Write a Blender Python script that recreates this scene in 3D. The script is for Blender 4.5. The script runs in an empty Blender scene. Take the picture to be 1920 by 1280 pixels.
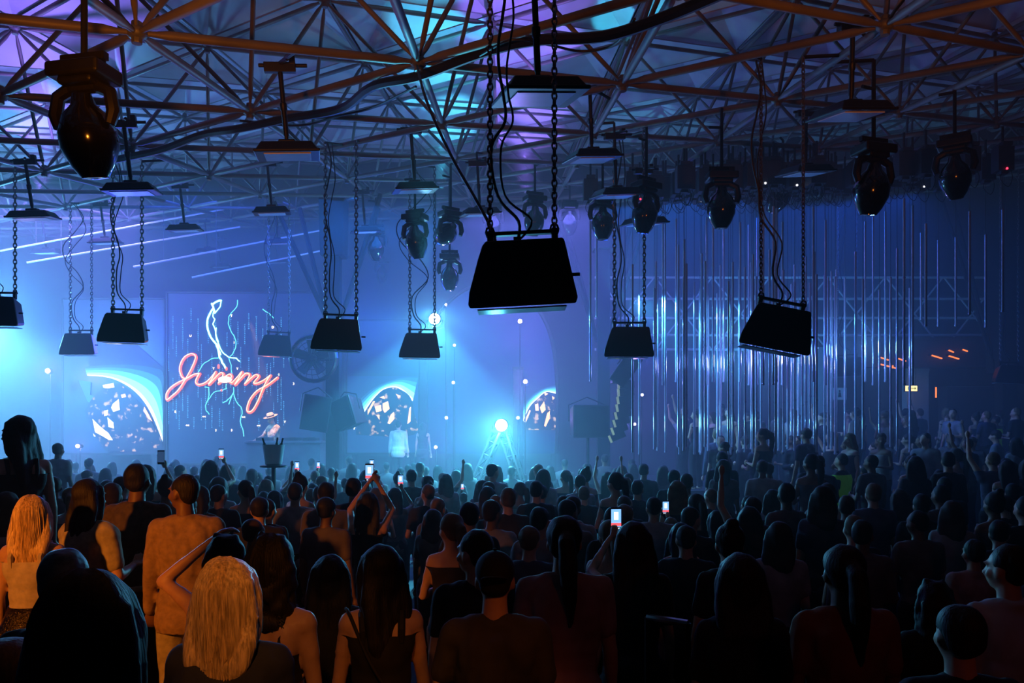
import bpy, bmesh, math, random
import numpy as np
from mathutils import Vector, Matrix, Quaternion, Euler, noise
random.seed(7)
S = bpy.context.scene
COL = S.collection
PI = math.pi
# ------------------------------------------------------------------ camera
F = 1500.0; CZ = 2.35; HY = 810.0
cam_d = bpy.data.cameras.new('camera'); cam = bpy.data.objects.new('camera', cam_d); COL.objects.link(cam)
cam.location = (0, 0, CZ); cam.rotation_euler = (PI/2, 0, 0)
cam_d.sensor_width = 36; cam_d.lens = F/1920*36; cam_d.shift_y = (HY-640)/1920; cam_d.clip_start = .05; cam_d.clip_end = 200
S.camera = cam
def at(px, py, d):
    return Vector(((px-960)/F*d, d, CZ+(HY-py)/F*d))
# ------------------------------------------------------------------ world, view
S.view_settings.view_transform = 'Standard'; S.view_settings.look = 'None'
S.view_settings.gamma = 1; S.view_settings.use_curve_mapping = False
S.view_settings.exposure = 0.0
W = bpy.data.worlds.new('world'); S.world = W; W.use_nodes = True
nt = W.node_tree; nt.nodes.clear()
wo = nt.nodes.new('ShaderNodeOutputWorld'); wb = nt.nodes.new('ShaderNodeBackground')
wb.inputs[0].default_value = (0.0005, 0.001, 0.004, 1); nt.links.new(wb.outputs[0], wo.inputs[0])
cy = S.cycles
cy.use_denoising = True; cy.volume_bounces = 0; cy.max_bounces = 4; cy.diffuse_bounces = 2; cy.glossy_bounces = 2
cy.transmission_bounces = 3; cy.transparent_max_bounces = 8; cy.sample_clamp_indirect = 3.0; cy.sample_clamp_direct = 0
cy.caustics_reflective = False; cy.caustics_refractive = False
# ------------------------------------------------------------------ lights
def light(kind, loc, color, power, target=None, angle=60, blend=.6, size=.06, size_y=None):
    d = bpy.data.lights.new('lamp_light', kind); d.color = color; d.energy = power
    if kind == 'SPOT':
        d.spot_size = math.radians(angle); d.spot_blend = blend; d.shadow_soft_size = size
    elif kind == 'POINT': d.shadow_soft_size = size
    elif kind == 'AREA':
        d.size = size
        if size_y: d.shape = 'RECTANGLE'; d.size_y = size_y
    o = bpy.data.objects.new('lamp_light', d); COL.objects.link(o); o.location = loc
    if target is not None:
        o.rotation_euler = (Vector(target)-Vector(loc)).to_track_quat('-Z', 'Y').to_euler()
    return o
CYAN = (.22, .75, 1); BLUE = (.03, .16, 1); PURP = (.42, .22, 1); LBLUE = (.12, .4, 1); WARM = (1, .30, .05)
# strong stage-left wash just outside the frame
light('POINT', at(-40, 600, 18.5), (.12, .50, 1), 2000, size=.3)
light('SPOT', at(-50, 600, 18.6), (.14, .55, 1), 4200, target=at(40, 900, 19), angle=150, blend=.6, size=.3)
light('AREA', at(100, 380, 18), (.20, .18, 1), 620, target=at(130, 800, 20.5), size=3.5)  # added violet fill area above the stage, no fixture
# added blue fill areas without fixtures, high in the frame, aimed down at the stage
light('AREA', at(430, 400, 17.5), (.035, .11, 1), 230, target=at(430, 800, 20.5), size=3.5)
light('AREA', at(720, 400, 17.5), (.02, .20, 1), 230, target=at(720, 800, 20), size=3)
light('AREA', at(1000, 400, 18), (.17, .18, 1), 400, target=at(1010, 800, 20), size=3)
light('AREA', at(1270, 380, 17.5), (.012, .13, .85), 190, target=at(1280, 800, 19), size=3)
light('AREA', at(1580, 380, 18), (.01, .09, .8), 130, target=at(1580, 800, 19), size=3)
# uplights behind the stage washing the roof
light('AREA', at(260, 640, 19.5), (.045, .065, 1), 150, target=at(330, 150, 9), size=1.2)
light('AREA', at(700, 620, 19.5), (.01, .07, 1), 90, target=at(660, 200, 11), size=1.2)
light('AREA', at(1180, 640, 19.5), (.015, .08, 1), 60, target=at(1250, 300, 14), size=1.2)
light('SPOT', at(815, 596, 17.7), (.08, .66, 1), 1900, target=at(800, 760, 17.6), angle=100, blend=.12, size=.1)
light('SPOT', at(815, 585, 17.65), (.10, .55, 1), 480, target=at(815, 900, 17.0), angle=178, blend=.3, size=.12)
light('POINT', at(815, 592, 17.65), (.12, .62, 1), 120, size=.12)
light('POINT', at(940, 790, 16.1), (.12, .60, 1), 330, size=.14)
light('SPOT', at(940, 797, 16.0), (.08, .7, 1), 700, target=at(905, 900, 15), angle=120, blend=.4, size=.1)
# added ceiling spots for the cyan and violet roof patches
light('SPOT', (-1.15, 10.6, 4.5), (.10, .72, 1), 350, target=(-.60, 6.2, 7.0), angle=26, blend=.3, size=.05)
for d_, pw in ((10.4, 330), (12.6, 380), (15.0, 480), (17.6, 600), (20.6, 760)):   # added spots without fixtures between the pipe layers, washing strips of roof sheet
    zu = 4.95+.181*d_-.05*.085*d_
    light('SPOT', (-.088*d_, d_, zu), (.08, .66, 1), pw*.62, target=(-.088*d_, d_+.2, 12), angle=62, blend=.35, size=.04)
    light('SPOT', (.018*d_, d_+1.1, zu+.2), (.30, .17, 1), pw*.62, target=(.018*d_, d_+1.3, 12), angle=72, blend=.35, size=.04)
    if d_ < 19: light('SPOT', (-.61*d_, d_+.6, zu-.2), (.28, .17, 1), pw*.7, target=(-.61*d_, d_+.8, 12), angle=84, blend=.4, size=.04)
light('SPOT', (1.9, 12.2, 7.2), (.06, .7, 1), 160, target=(1.8, 12.6, 9.5), angle=40, blend=.25, size=.04)
light('SPOT', (2.9, 18.2, 4.2), (.10, .6, 1), 900, target=(2.9, 20, 8), angle=40, blend=.3, size=.05)
# warm house lights: behind the viewer for the crowd, up in the frame for the near pipes
light('SPOT', (-4.4, .4, 3.2), (1, .25, .02), 850, target=(-2.75, 4.7, 1.0), angle=38, blend=.6, size=.12)
light('SPOT', (-.5, .3, 4.0), (1, .30, .04), 130, target=(-1.0, 3.55, .9), angle=26, blend=.7, size=.12)
light('SPOT', (.9, .6, 3.6), (1, .22, .02), 60, target=(-.25, 3.7, .8), angle=22, blend=.8, size=.12)
light('SPOT', (2.7, 3.0, 4.15), (1, .24, .02), 300, target=(3.1, 7, 7.3), angle=88, blend=.9, size=.08)
light('SPOT', (-2.1, 3.6, 4.1), (1, .26, .02), 320, target=(-2.2, 7.4, 7.2), angle=92, blend=.9, size=.08)
light('SPOT', (2.4, -1.5, 3.2), (1, .14, .02), 16, target=(1.6, 4.6, 1.0), angle=50, blend=.8, size=.12)
light('SPOT', at(1330, 700, 21.5), (.05, .42, .75), 700, target=at(1560, 560, 24.2), angle=105, blend=.8, size=.1)  # added teal spot to brighten the wall truss
# rim light for the raised crowd on the right
light('SPOT', at(1180, 560, 15.2), (.08, .5, 1), 1100, target=at(1620, 830, 16), angle=70, blend=.8, size=.1)
light('POINT', at(1420, 670, 14.9), (.26, .28, 1), 60, size=.12)  # this and the next: points added among the rods to make them shine
light('POINT', at(1620, 650, 14.9), (.14, .38, 1), 50, size=.12)

# ------------------------------------------------------------------ materials
MC = {}
def mat(name, col, rough=.7, metal=0, emit=None, es=1, spec=.4, noise_=.0, nscale=8, bump=0, rand=None, stretch=None, coat=0, trans=0):
    if name in MC: return MC[name]
    m = bpy.data.materials.new(name); m.use_nodes = True
    n = m.node_tree.nodes; L = m.node_tree.links; b = n['Principled BSDF']
    b.inputs['Base Color'].default_value = (*col, 1); b.inputs['Roughness'].default_value = rough
    b.inputs['Metallic'].default_value = metal; b.inputs['Specular IOR Level'].default_value = spec
    b.inputs['Coat Weight'].default_value = coat; b.inputs['Transmission Weight'].default_value = trans
    tc = n.new('ShaderNodeTexCoord'); mp = n.new('ShaderNodeMapping'); L.new(tc.outputs['Object'], mp.inputs[0])
    if stretch: mp.inputs['Scale'].default_value = stretch
    nz = n.new('ShaderNodeTexNoise'); nz.inputs['Scale'].default_value = nscale; nz.inputs['Detail'].default_value = 4
    L.new(mp.outputs[0], nz.inputs['Vector'])
    src = None
    if rand:
        oi = n.new('ShaderNodeObjectInfo'); cr = n.new('ShaderNodeValToRGB'); cr.color_ramp.interpolation = 'CONSTANT'
        el = cr.color_ramp.elements
        while len(el) < len(rand): el.new(.5)
        for i, c in enumerate(rand): el[i].position = i/len(rand); el[i].color = (*c, 1)
        L.new(oi.outputs['Random'], cr.inputs[0]); src = cr.outputs[0]
    mx = n.new('ShaderNodeMix'); mx.data_type = 'RGBA'; mx.blend_type = 'MULTIPLY'
    mx.inputs[0].default_value = 1.0
    if src: L.new(src, mx.inputs[6])
    else: mx.inputs[6].default_value = (*col, 1)
    rp = n.new('ShaderNodeMapRange'); rp.inputs[1].default_value = .3; rp.inputs[2].default_value = .7
    rp.inputs[3].default_value = 1-noise_; rp.inputs[4].default_value = 1+noise_*.5
    L.new(nz.outputs[0], rp.inputs[0]); L.new(rp.outputs[0], mx.inputs[7]); L.new(mx.outputs[2], b.inputs['Base Color'])
    if bump:
        bp = n.new('ShaderNodeBump'); bp.inputs['Strength'].default_value = bump; bp.inputs['Distance'].default_value = .01
        L.new(nz.outputs[0], bp.inputs['Height']); L.new(bp.outputs[0], b.inputs['Normal'])
    if emit:
        b.inputs['Emission Color'].default_value = (*emit, 1); b.inputs['Emission Strength'].default_value = es
    MC[name] = m
    return m
BLACK = mat('black_metal', (.006, .006, .007), .45, .3, noise_=.3)
BLACKP = mat('black_plastic', (.004, .004, .005), .35, noise_=.2)
PIPE = mat('painted_steel_pipe', (.13, .115, .11), .5, .1, noise_=.35, nscale=5, bump=.1)
NODEM = mat('cast_node', (.10, .10, .10), .5, .2, noise_=.4)
SKIN = mat('skin', (.52, .30, .20), .5, noise_=.1, nscale=20)
SKIN2 = mat('dark_skin', (.20, .10, .06), .5, noise_=.1, nscale=20)
HDARK = mat('dark_hair', (.014, .010, .009), .62, noise_=.5, nscale=14, stretch=(9, 9, 1), bump=.5)
HBROWN = mat('brown_hair', (.06, .032, .02), .62, noise_=.5, nscale=14, stretch=(9, 9, 1), bump=.5)
HBLOND = mat('blonde_hair', (.75, .54, .30), .4, noise_=.55, nscale=16, stretch=(9, 9, .8), bump=.6)
HGREY = mat('grey_hair', (.16, .15, .14), .5, noise_=.5, nscale=30, bump=.4)
CRAND = mat('crowd_cloth', (.1, .1, .1), .85, noise_=.3, rand=[(.02,.02,.03),(.25,.25,.27),(.05,.05,.08),(.015,.015,.018),(.12,.10,.10),(.3,.28,.27),(.03,.03,.04),(.08,.09,.14)])
SRAND = mat('crowd_skin', (.4, .25, .2), .55, rand=[(.5,.3,.2),(.42,.25,.17),(.18,.1,.06),(.55,.33,.24)])
HRAND = mat('crowd_hair', (.02, .015, .01), .65, noise_=.4, nscale=12, rand=[(.012,.01,.01),(.02,.014,.01),(.012,.01,.01),(.05,.03,.02),(.16,.1,.05)])
# ------------------------------------------------------------------ mesh builder
class MB:
    def __init__(s): s.v = []; s.f = []
    def add(s, vs, fs):
        o = len(s.v); s.v += [tuple(v) for v in vs]; s.f += [tuple(o+i for i in f) for f in fs]; return s
    def box(s, c, sz, R=None, taper=1.0, bev=0):
        x, y, z = sz[0]/2, sz[1]/2, sz[2]/2; c = Vector(c)
        P = []
        for zz, t in ((-z, 1), (z, taper)):
            for a, b in ((-1, -1), (1, -1), (1, 1), (-1, 1)): P.append(Vector((a*x*t, b*y*t, zz)))
        if R is not None: P = [R @ p for p in P]
        return s.add([p+c for p in P], [(3, 2, 1, 0), (4, 5, 6, 7), (0, 1, 5, 4), (1, 2, 6, 5), (2, 3, 7, 6), (3, 0, 4, 7)])
    def path(s, pts, rad, n=8, cap=True, flat=1.0):
        pts = [Vector(p) for p in pts]; m = len(pts)
        if not hasattr(rad, '__len__'): rad = [rad]*m
        up = None; vs = []
        for i, p in enumerate(pts):
            t = (pts[min(i+1, m-1)]-pts[max(i-1, 0)])
            t = t.normalized() if t.length > 1e-9 else Vector((0, 0, 1))
            if up is None:
                up = t.cross(Vector((0, 1, 0) if abs(t.y) < .9 else (1, 0, 0))).normalized()
            up = (up-t*up.dot(t)); up = up.normalized() if up.length > 1e-6 else t.orthogonal().normalized()
            w = t.cross(up)
            for k in range(n):
                a = 2*PI*k/n; vs.append(p+rad[i]*(math.cos(a)*up+math.sin(a)*w*flat))
        fs = [(i*n+k, i*n+(k+1) % n, (i+1)*n+(k+1) % n, (i+1)*n+k) for i in range(m-1) for k in range(n)]
        if cap: fs += [tuple(range(n-1, -1, -1)), tuple((m-1)*n+k for k in range(n))]
        return s.add(vs, fs)
    def tube(s, a, b, r, r2=None, n=8): return s.path([a, b], [r, r if r2 is None else r2], n)
    def ell(s, c, r, R=None, nu=14, nv=9):
        c = Vector(c); vs = []; r = Vector(r) if hasattr(r, '__len__') else Vector((r, r, r))
        def q(p):
            p = Vector((p[0]*r.x, p[1]*r.y, p[2]*r.z)); return (R @ p if R is not None else p)+c
        vs.append(q((0, 0, -1)))
        for i in range(1, nv):
            t = -PI/2+PI*i/nv
            for k in range(nu): a = 2*PI*k/nu; vs.append(q((math.cos(t)*math.cos(a), math.cos(t)*math.sin(a), math.sin(t))))
        vs.append(q((0, 0, 1))); e = len(vs)-1; fs = []
        for k in range(nu): fs.append((0, 1+(k+1) % nu, 1+k)); fs.append((e, e-nu+k, e-nu+(k+1) % nu))
        for i in range(nv-2):
            for k in range(nu): a = 1+i*nu; fs.append((a+k, a+(k+1) % nu, a+nu+(k+1) % nu, a+nu+k))
        return s.add(vs, fs)
    def cap(s, a, b, ra, rb, n=10):
        a = Vector(a); b = Vector(b); t = (b-a); L = t.length; t = t/L if L > 1e-6 else Vector((0, 0, 1))
        pts = []; rr = []
        for k in (80, 55, 30): w = math.radians(k); pts.append(a-t*ra*math.sin(w)); rr.append(ra*math.cos(w))
        pts += [a, b]; rr += [ra, rb]
        for k in (30, 55, 80): w = math.radians(k); pts.append(b+t*rb*math.sin(w)); rr.append(rb*math.cos(w))
        return s.path(pts, rr, n)
    def lathe(s, prof, n=20, c=(0, 0, 0), R=None):
        c = Vector(c); vs = []
        for r, z in prof:
            for k in range(n):
                a = 2*PI*k/n; p = Vector((r*math.cos(a), r*math.sin(a), z)); vs.append((R @ p if R is not None else p)+c)
        m = len(prof)
        fs = [(i*n+k, i*n+(k+1) % n, (i+1)*n+(k+1) % n, (i+1)*n+k) for i in range(m-1) for k in range(n)]
        fs += [tuple(range(n-1, -1, -1)), tuple((m-1)*n+k for k in range(n))]
        return s.add(vs, fs)
    def prism(s, poly, y0, y1, sc=1.0, cen=(0, 0)):
        n = len(poly)
        vs = [(x, y0, z) for x, z in poly]+[(cen[0]+(x-cen[0])*sc, y1, cen[1]+(z-cen[1])*sc) for x, z in poly]
        return s.add(vs, [tuple(range(n)), tuple(range(2*n-1, n-1, -1))]+[(k, n+k, n+(k+1) % n, (k+1) % n) for k in range(n)])
    def mesh(s, name, m, smooth=True):
        me = bpy.data.meshes.new(name); me.from_pydata(s.v, [], s.f); me.materials.append(m)
        bm = bmesh.new(); bm.from_mesh(me); bmesh.ops.recalc_face_normals(bm, faces=bm.faces); bm.to_mesh(me); bm.free()
        if smooth: me.shade_smooth(); me.set_sharp_from_angle(angle=math.radians(38))
        return me
    def build(s, name, m, parent=None, smooth=True, bevel=0):
        o = bpy.data.objects.new(name, s.mesh(name, m, smooth)); COL.objects.link(o); o.parent = parent
        if bevel:
            b = o.modifiers.new('bevel', 'BEVEL'); b.width = bevel; b.segments = 3; b.limit_method = 'ANGLE'; b.angle_limit = .5
        return o
def tag(o, label=None, cat=None, group=None, kind=None):
    if label: o['label'] = label
    if cat: o['category'] = cat
    if group: o['group'] = group
    if kind: o['kind'] = kind
    return o
def empty(name, loc, rz=0, label=None, cat=None, group=None, kind=None):
    o = bpy.data.objects.new(name, None); COL.objects.link(o); o.location = loc; o.rotation_euler = (0, 0, rz); o.empty_display_size = .1
    return tag(o, label, cat, group, kind)
def copy_tree(o, parent=None):
    c = o.copy(); COL.objects.link(c); c.parent = parent
    for ch in list(o.children): copy_tree(ch, c)
    return c
def inst(name, me, parent, M=None):
    o = bpy.data.objects.new(name, me); COL.objects.link(o); o.parent = parent
    if M is not None: o.matrix_local = M
    return o
# ------------------------------------------------------------------ roof lattice (triangular space frame on a gently rising plane)
SB = 6.6
r0 = Vector((.330, .190, .051))*SB; r1 = Vector((-.004, .444, .080))*SB; ro = Vector((-.469, 1.0, .499))*SB+Vector((0, 0, CZ))
NU = r0.cross(r1).normalized()
if NU.z < 0: NU = -NU
def node(i, j): return ro+r0*i+r1*j
def zroof(x, y): return ro.z-(NU.x*(x-ro.x)+NU.y*(y-ro.y))/NU.z
BACK = 25.0
XL, XR, YF = -21.0, 21.0, -3.5
# ------------------------------------------------------------------ shell
FLOORM = mat('dark_floor', (.03, .03, .035), .5, noise_=.5, nscale=2)
WALLM = mat('dark_plaster', (.025, .03, .04), .8, noise_=.4, nscale=1.5)
WALLP = mat('pale_plaster', (.35, .38, .42), .8, noise_=.25, nscale=1.5)
def struct(name, mb, m, **k):
    return tag(mb.build(name, m, smooth=False, **k), kind='structure')
struct('floor', MB().box(((XL+XR)/2, (YF+BACK)/2, -.1), (XR-XL, BACK-YF, .2)), FLOORM)
def wall(name, x0, y0, x1, y1, m, t=.2):
    a = Vector((x0, y0, 0)); b = Vector((x1, y1, 0)); n = (b-a).normalized().cross(Vector((0, 0, 1)))*t
    h = lambda p: zroof(p.x, p.y)+2.1
    P = [a, b, b+n, a+n]; vs = [Vector((p.x, p.y, -.2)) for p in P]+[Vector((p.x, p.y, h(p))) for p in P]
    struct(name, MB().add(vs, [(0, 1, 2, 3), (7, 6, 5, 4), (0, 4, 5, 1), (1, 5, 6, 2), (2, 6, 7, 3), (3, 7, 4, 0)]), m)
wall('wall_back', XL, BACK, XR, BACK, WALLM); wall('wall_left', XL, YF, XL, BACK, WALLM)
wall('wall_right', XR, BACK, XR, YF, WALLM); wall('wall_front', XR, YF, XL, YF, WALLM)
# smoke machine haze: thicker towards the stage
for y0, den in ((4.6, .006), (9.0, .012), (13.0, .020)):
    m = bpy.data.materials.new('haze'); m.use_nodes = True; m.node_tree.nodes.clear()
    out = m.node_tree.nodes.new('ShaderNodeOutputMaterial'); vs = m.node_tree.nodes.new('ShaderNodeVolumeScatter')
    vs.inputs['Color'].default_value = (.85, .93, 1, 1); vs.inputs['Density'].default_value = den; vs.inputs['Anisotropy'].default_value = .15
    m.node_tree.links.new(vs.outputs[0], out.inputs['Volume'])
    g = .05; o = MB().box(((XL+XR)/2, (y0+BACK)/2, 6.5), (XR-XL-g, BACK-y0-g, 12.9)).build('haze', m, smooth=False)
    tag(o, 'blue lit smoke haze filling the hall towards the stage', 'haze', kind='stuff')
# terraces and risers
RISM = mat('riser_board', (.04, .04, .045), .6, noise_=.4)
def riser(x0, x1, y0, y1, z, n): struct('trim_%d' % n, MB().box(((x0+x1)/2, (y0+y1)/2, z/2), (x1-x0, y1-y0, z)), RISM)
RIS = [(-2.6, 3.2, .9, 2.9, .35), (-8.5, -1.25, 4.55, 9.0, .25), (-11.0, -6.2, 9.2, 13.0, .55), (2.6, 15, 10.2, 13.2, .25), (3.4, 17, 13.4, 16.2, .6), (3.4, 19, 16.4, 22.5, 1.15)]
for k, (a, b, c, d, z) in enumerate(RIS): riser(a, b, c, d, z, k+1)
def ground(x, y):
    for a, b, c, d, z in RIS:
        if a-.1 <= x <= b+.1 and c-.1 <= y <= d+.1: return z
    return 0.0
# ------------------------------------------------------------------ space frame
I0, I1, J0, J1 = -9, 9, -4, 9
def vis(p, m=3.2): return -2 < p.y < BACK-.2 and abs(p.x) < .72*max(p.y, 0)+m and p.x < XR-.5 and p.x > XL+.5
TD = 1.65
def tnode(i, j): return ro+r0*(i+1/3)+r1*(j+1/3)+NU*TD
chords, webs, tops, nodes_b, nodes_t, tris = [], [], [], [], [], []
rng_i = range(-14, 16); rng_j = range(-5, 12)
for i in rng_i:
    for j in rng_j:
        p = node(i, j)
        if vis(p):
            nodes_b.append(p)
            for q in (node(i+1, j), node(i, j+1), node(i-1, j+1)):
                if -3 < q.y < BACK-.1 and XL < q.x < XR: chords.append((p, q))
        t = tnode(i, j)
        if vis(t, 4.5):
            nodes_t.append(t)
            for q in (tnode(i+1, j), tnode(i, j+1), tnode(i-1, j+1)):
                if -3 < q.y < BACK-.1 and XL < q.x < XR: tops.append((t, q))
            for q in (node(i, j), node(i+1, j), node(i, j+1)):
                if q.y < BACK-.1: webs.append((t, q))
        if -2.5 < t.y < BACK+3 and abs(t.x) < .75*max(t.y, 0)+7:
            tris.append((tnode(i, j), tnode(i+1, j), tnode(i, j+1))); tris.append((tnode(i+1, j), tnode(i+1, j+1), tnode(i, j+1)))
frame = empty('space_frame', (0, 0, 0), label='triangular steel pipe space frame spanning under the whole roof', cat='truss')
def unit(r, m, n=10):
    mb = MB(); mb.path([(0, 0, 0), (0, 0, .06), (0, 0, .10), (0, 0, .90), (0, 0, .94), (0, 0, 1)], [r*.55, r*.6, r, r, r*.6, r*.55], n); return mb.mesh('pipe', m)
def seg_matrix(a, b):
    d = b-a; q = d.normalized().to_track_quat('Z', 'Y'); return Matrix.Translation(a) @ q.to_matrix().to_4x4() @ Matrix.Diagonal((1, 1, d.length, 1))
def pipes(name, lst, r, cap=300):
    me = unit(r, PIPE); me.name = name
    lst.sort(key=lambda s: min(s[0].y, s[1].y)); inview = [s for s in lst]
    for a, b in inview[:cap]: inst(name, me, frame, seg_matrix(a, b))
    if inview[cap:]:
        mb = MB()
        for a, b in inview[cap:]: mb.tube(a, b, r, n=6)
        tag(mb.build(name+'_run', PIPE, frame), kind='stuff')
pipes('chord_pipe', chords, .041); pipes('web_pipe', webs, .027); pipes('top_pipe', tops, .034)
nm = MB().ell((0, 0, 0), (.085, .085, .06), nu=12, nv=8).lathe([(.04, -.09), (.045, -.08), (.045, .08), (.04, .09)], 8).mesh('node', NODEM)
for p in nodes_b+nodes_t: inst('node', nm, frame, Matrix.Translation(p))
def nearest_chord(p):
    best = None
    for a, b in chords:
        t = max(0, min(1, (p-a).dot(b-a)/(b-a).length_squared)); q = a+(b-a)*t
        if best is None or (q-p).length < best[0]: best = ((q-p).length, q)
    return best[1]
def mount(o, p):
    # short arm from a hanging point to the nearest pipe of the frame
    bpy.context.view_layer.update(); q = nearest_chord(p); Mi = o.matrix_world.inverted()
    MB().tube(Mi @ p, Mi @ q, .02, n=6).build('mounting_arm', BLACK, o)
# roof: folded triangular panels
ROOFM = mat('roof_sheet', (.50, .52, .58), .55, noise_=.25, nscale=1.2, bump=.3)
roof = empty('ceiling', (0, 0, 0), kind='structure')
tris.sort(key=lambda t: min(p.y for p in t))
def panel_geo(mb, t, g=.03):
    c = (t[0]+t[1]+t[2])/3; q = [p+(c-p)*g+NU*.12 for p in t]; apex = c+NU*.55
    lo = q+[apex]; hi = [p+NU*.03 for p in lo]
    mb.add(lo+hi, [(0, 1, 3), (1, 2, 3), (2, 0, 3), (4, 7, 5), (5, 7, 6), (6, 7, 4), (0, 4, 5, 1), (1, 5, 6, 2), (2, 6, 4, 0)])
for t in tris[:300]:
    mb = MB(); panel_geo(mb, t); mb.build('roof_panel', ROOFM, roof, smooth=False)
if tris[300:]:
    mb = MB()
    for t in tris[300:]: panel_geo(mb, t)
    tag(mb.build('roof_panel_run', ROOFM, roof, smooth=False), kind='stuff')
# closed dark deck above the folded sheets
P = [Vector((x, y, zroof(x, y)+TD/NU.z+.9)) for x, y in ((XL-.3, YF-.3), (XR+.3, YF-.3), (XR+.3, BACK+.3), (XL-.3, BACK+.3))]
mb = MB().add(P+[p+Vector((0, 0, .1)) for p in P], [(0, 1, 2, 3), (7, 6, 5, 4), (0, 4, 5, 1), (1, 5, 6, 2), (2, 6, 7, 3), (3, 7, 4, 0)])
mb.build('roof_deck', WALLM, roof, smooth=False)

# ------------------------------------------------------------------ stage, screens
STAGEM = mat('stage_black', (.02, .022, .03), .6, noise_=.3)
stage = MB().box((-6.9, 22.1, .5), (17.0, 5.0, 1.0)).build('stage', STAGEM, smooth=False, bevel=.02)
tag(stage, 'long low black stage deck running beneath the video screens', 'stage')
SCRM = mat('screen_off', (.03, .04, .07), .4, noise_=.1)
FRM = mat('screen_frame', (.01, .01, .012), .5)
def em(name, c, s): return mat(name, (.02, .02, .02), .6, emit=c, es=s)
GL_CY = em('screen_cyan', (.10, .66, .9), 2.8); GL_CY2 = em('screen_teal', (.02, .25, .45), .9); GL_BL = em('screen_blue', (.02, .07, .30), .55)
GL_GOLD = em('screen_gold', (1, .55, .20), 2.2); GL_WH = em('screen_white', (.85, .85, 1), 3.2); GL_DK = em('screen_dark', (.004, .008, .03), .5)
GL_ORG = em('neon_orange', (1, .09, .015), 3.4); GL_PINK = em('neon_core', (1, .42, .22), 4); GL_BOLT = em('bolt_cyan', (.22, .85, 1), 9); GL_RAIN = em('glyph_cyan', (.10, .45, .75), 2.3); GL_LET = em('glyph_white', (1, .8, .65), 6.0)
def rockmat():
    m = mat('screen_rock', (.01, .01, .02), .5, emit=(1, .6, .28), es=0); n = m.node_tree.nodes; L = m.node_tree.links
    tc = n.new('ShaderNodeTexCoord'); z = n.new('ShaderNodeTexNoise'); z.inputs['Scale'].default_value = 5.5; z.inputs['Detail'].default_value = 3; L.new(tc.outputs['Object'], z.inputs['Vector'])
    r = n.new('ShaderNodeMapRange'); r.inputs[1].default_value = .58; r.inputs[2].default_value = .68; r.inputs[3].default_value = 0; r.inputs[4].default_value = 1.0; L.new(z.outputs[0], r.inputs[0]); L.new(r.outputs[0], n['Principled BSDF'].inputs['Emission Strength']); return m
GL_ROCK = rockmat()
GL_GLOW = em('burst_white', (1, .62, .4), 5)
class Scr:
    """a flat LED panel facing the viewer; picture layers are thin plates fixed on its face"""
    def __init__(s, root, d): s.root = root; s.d = d; s.k = 0
    def P(s, px, py, l=0): p = at(px, py, s.d); p.y = s.d-.03-.004*l; return p-s.root.location
    def poly(s, pts, m, name, l=1):
        q = [s.P(x, y, l) for x, y in pts]; n = len(q)
        b = [p+Vector((0, .003, 0)) for p in q]
        return MB().add(q+b, [tuple(range(n)), tuple(range(2*n-1, n-1, -1))]+[(k, n+k, n+(k+1) % n, (k+1) % n) for k in range(n)]).build(name, m, s.root, smooth=False)
    def lines(s, strokes, m, name, w, l=2):
        mb = MB()
        for st in strokes:
            pts = [s.P(x, y, l) for x, y in st]; ww = [w*s.d/F/2]*len(pts)
            for i in range(len(pts)-1): mb.path([pts[i], pts[i+1]], [ww[i], ww[i+1]], 6)
            for p in pts: mb.ell(p, ww[0], nu=6, nv=4)
        return mb.build(name, m, s.root)
def panel(x0, x1, y0, y1, d, name, label, m=SCRM, cat='screen'):
    a = at(x0, y1, d); b = at(x1, y0, d); c = (a+b)/2
    r = empty(name, (c.x, d, a.z), label=label, cat=cat)
    w = b.x-a.x; h = b.z-a.z
    MB().box((0, .06, h/2), (w, .12, h)).build('led_panel', m, r, smooth=False)
    fr = MB()
    for q in ((-w/2, h/2, .05, h), (w/2, h/2, .05, h)): fr.box((q[0], .05, q[1]), (q[2], .16, q[3]))
    for z in (0, h): fr.box((0, .05, z), (w, .16, .05))
    fr.build('frame', FRM, r, smooth=False)
    for x in (-w*.4, w*.4): MB().box((x, .06, (1.0-a.z)/2), (.12, .1, a.z-1.0+.02)).build('foot', FRM, r, smooth=False)
    return r, Scr(r, d)
def smooth(pts, n=6):
    out = []
    P = [Vector((x, y)) for x, y in pts]
    for i in range(len(P)-1):
        a = P[max(i-1, 0)]; b = P[i]; c = P[i+1]; e = P[min(i+2, len(P)-1)]
        for k in range(n):
            t = k/n; out.append(tuple(.5*((2*b)+(c-a)*t+(2*a-5*b+4*c-e)*t*t+(3*b-a-3*c+e)*t**3)))
    out.append(tuple(P[-1])); return out
def bands(s, lo, hi, l0, name='picture_crescent', n=5):
    C_ = [((.75, .95, 1), 3.2), ((.25, .8, 1), 2.6), ((.10, .6, .85), 1.8), ((.05, .40, .65), 1.1), ((.03, .22, .45), .7)]
    m = len(lo)
    for i in range(n):
        f0 = [0, .10, .35, .6, .8][i]; f1 = [.10, .35, .6, .8, 1][i]
        A = [(a[0]+(b[0]-a[0])*f0, a[1]+(b[1]-a[1])*f0) for a, b in zip(lo, hi)]; B = [(a[0]+(b[0]-a[0])*f1, a[1]+(b[1]-a[1])*f1) for a, b in zip(lo, hi)]
        s.poly(A+B[::-1], em('screen_band_%s' % 'abcde'[i], *C_[i]), name, l0)
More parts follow.
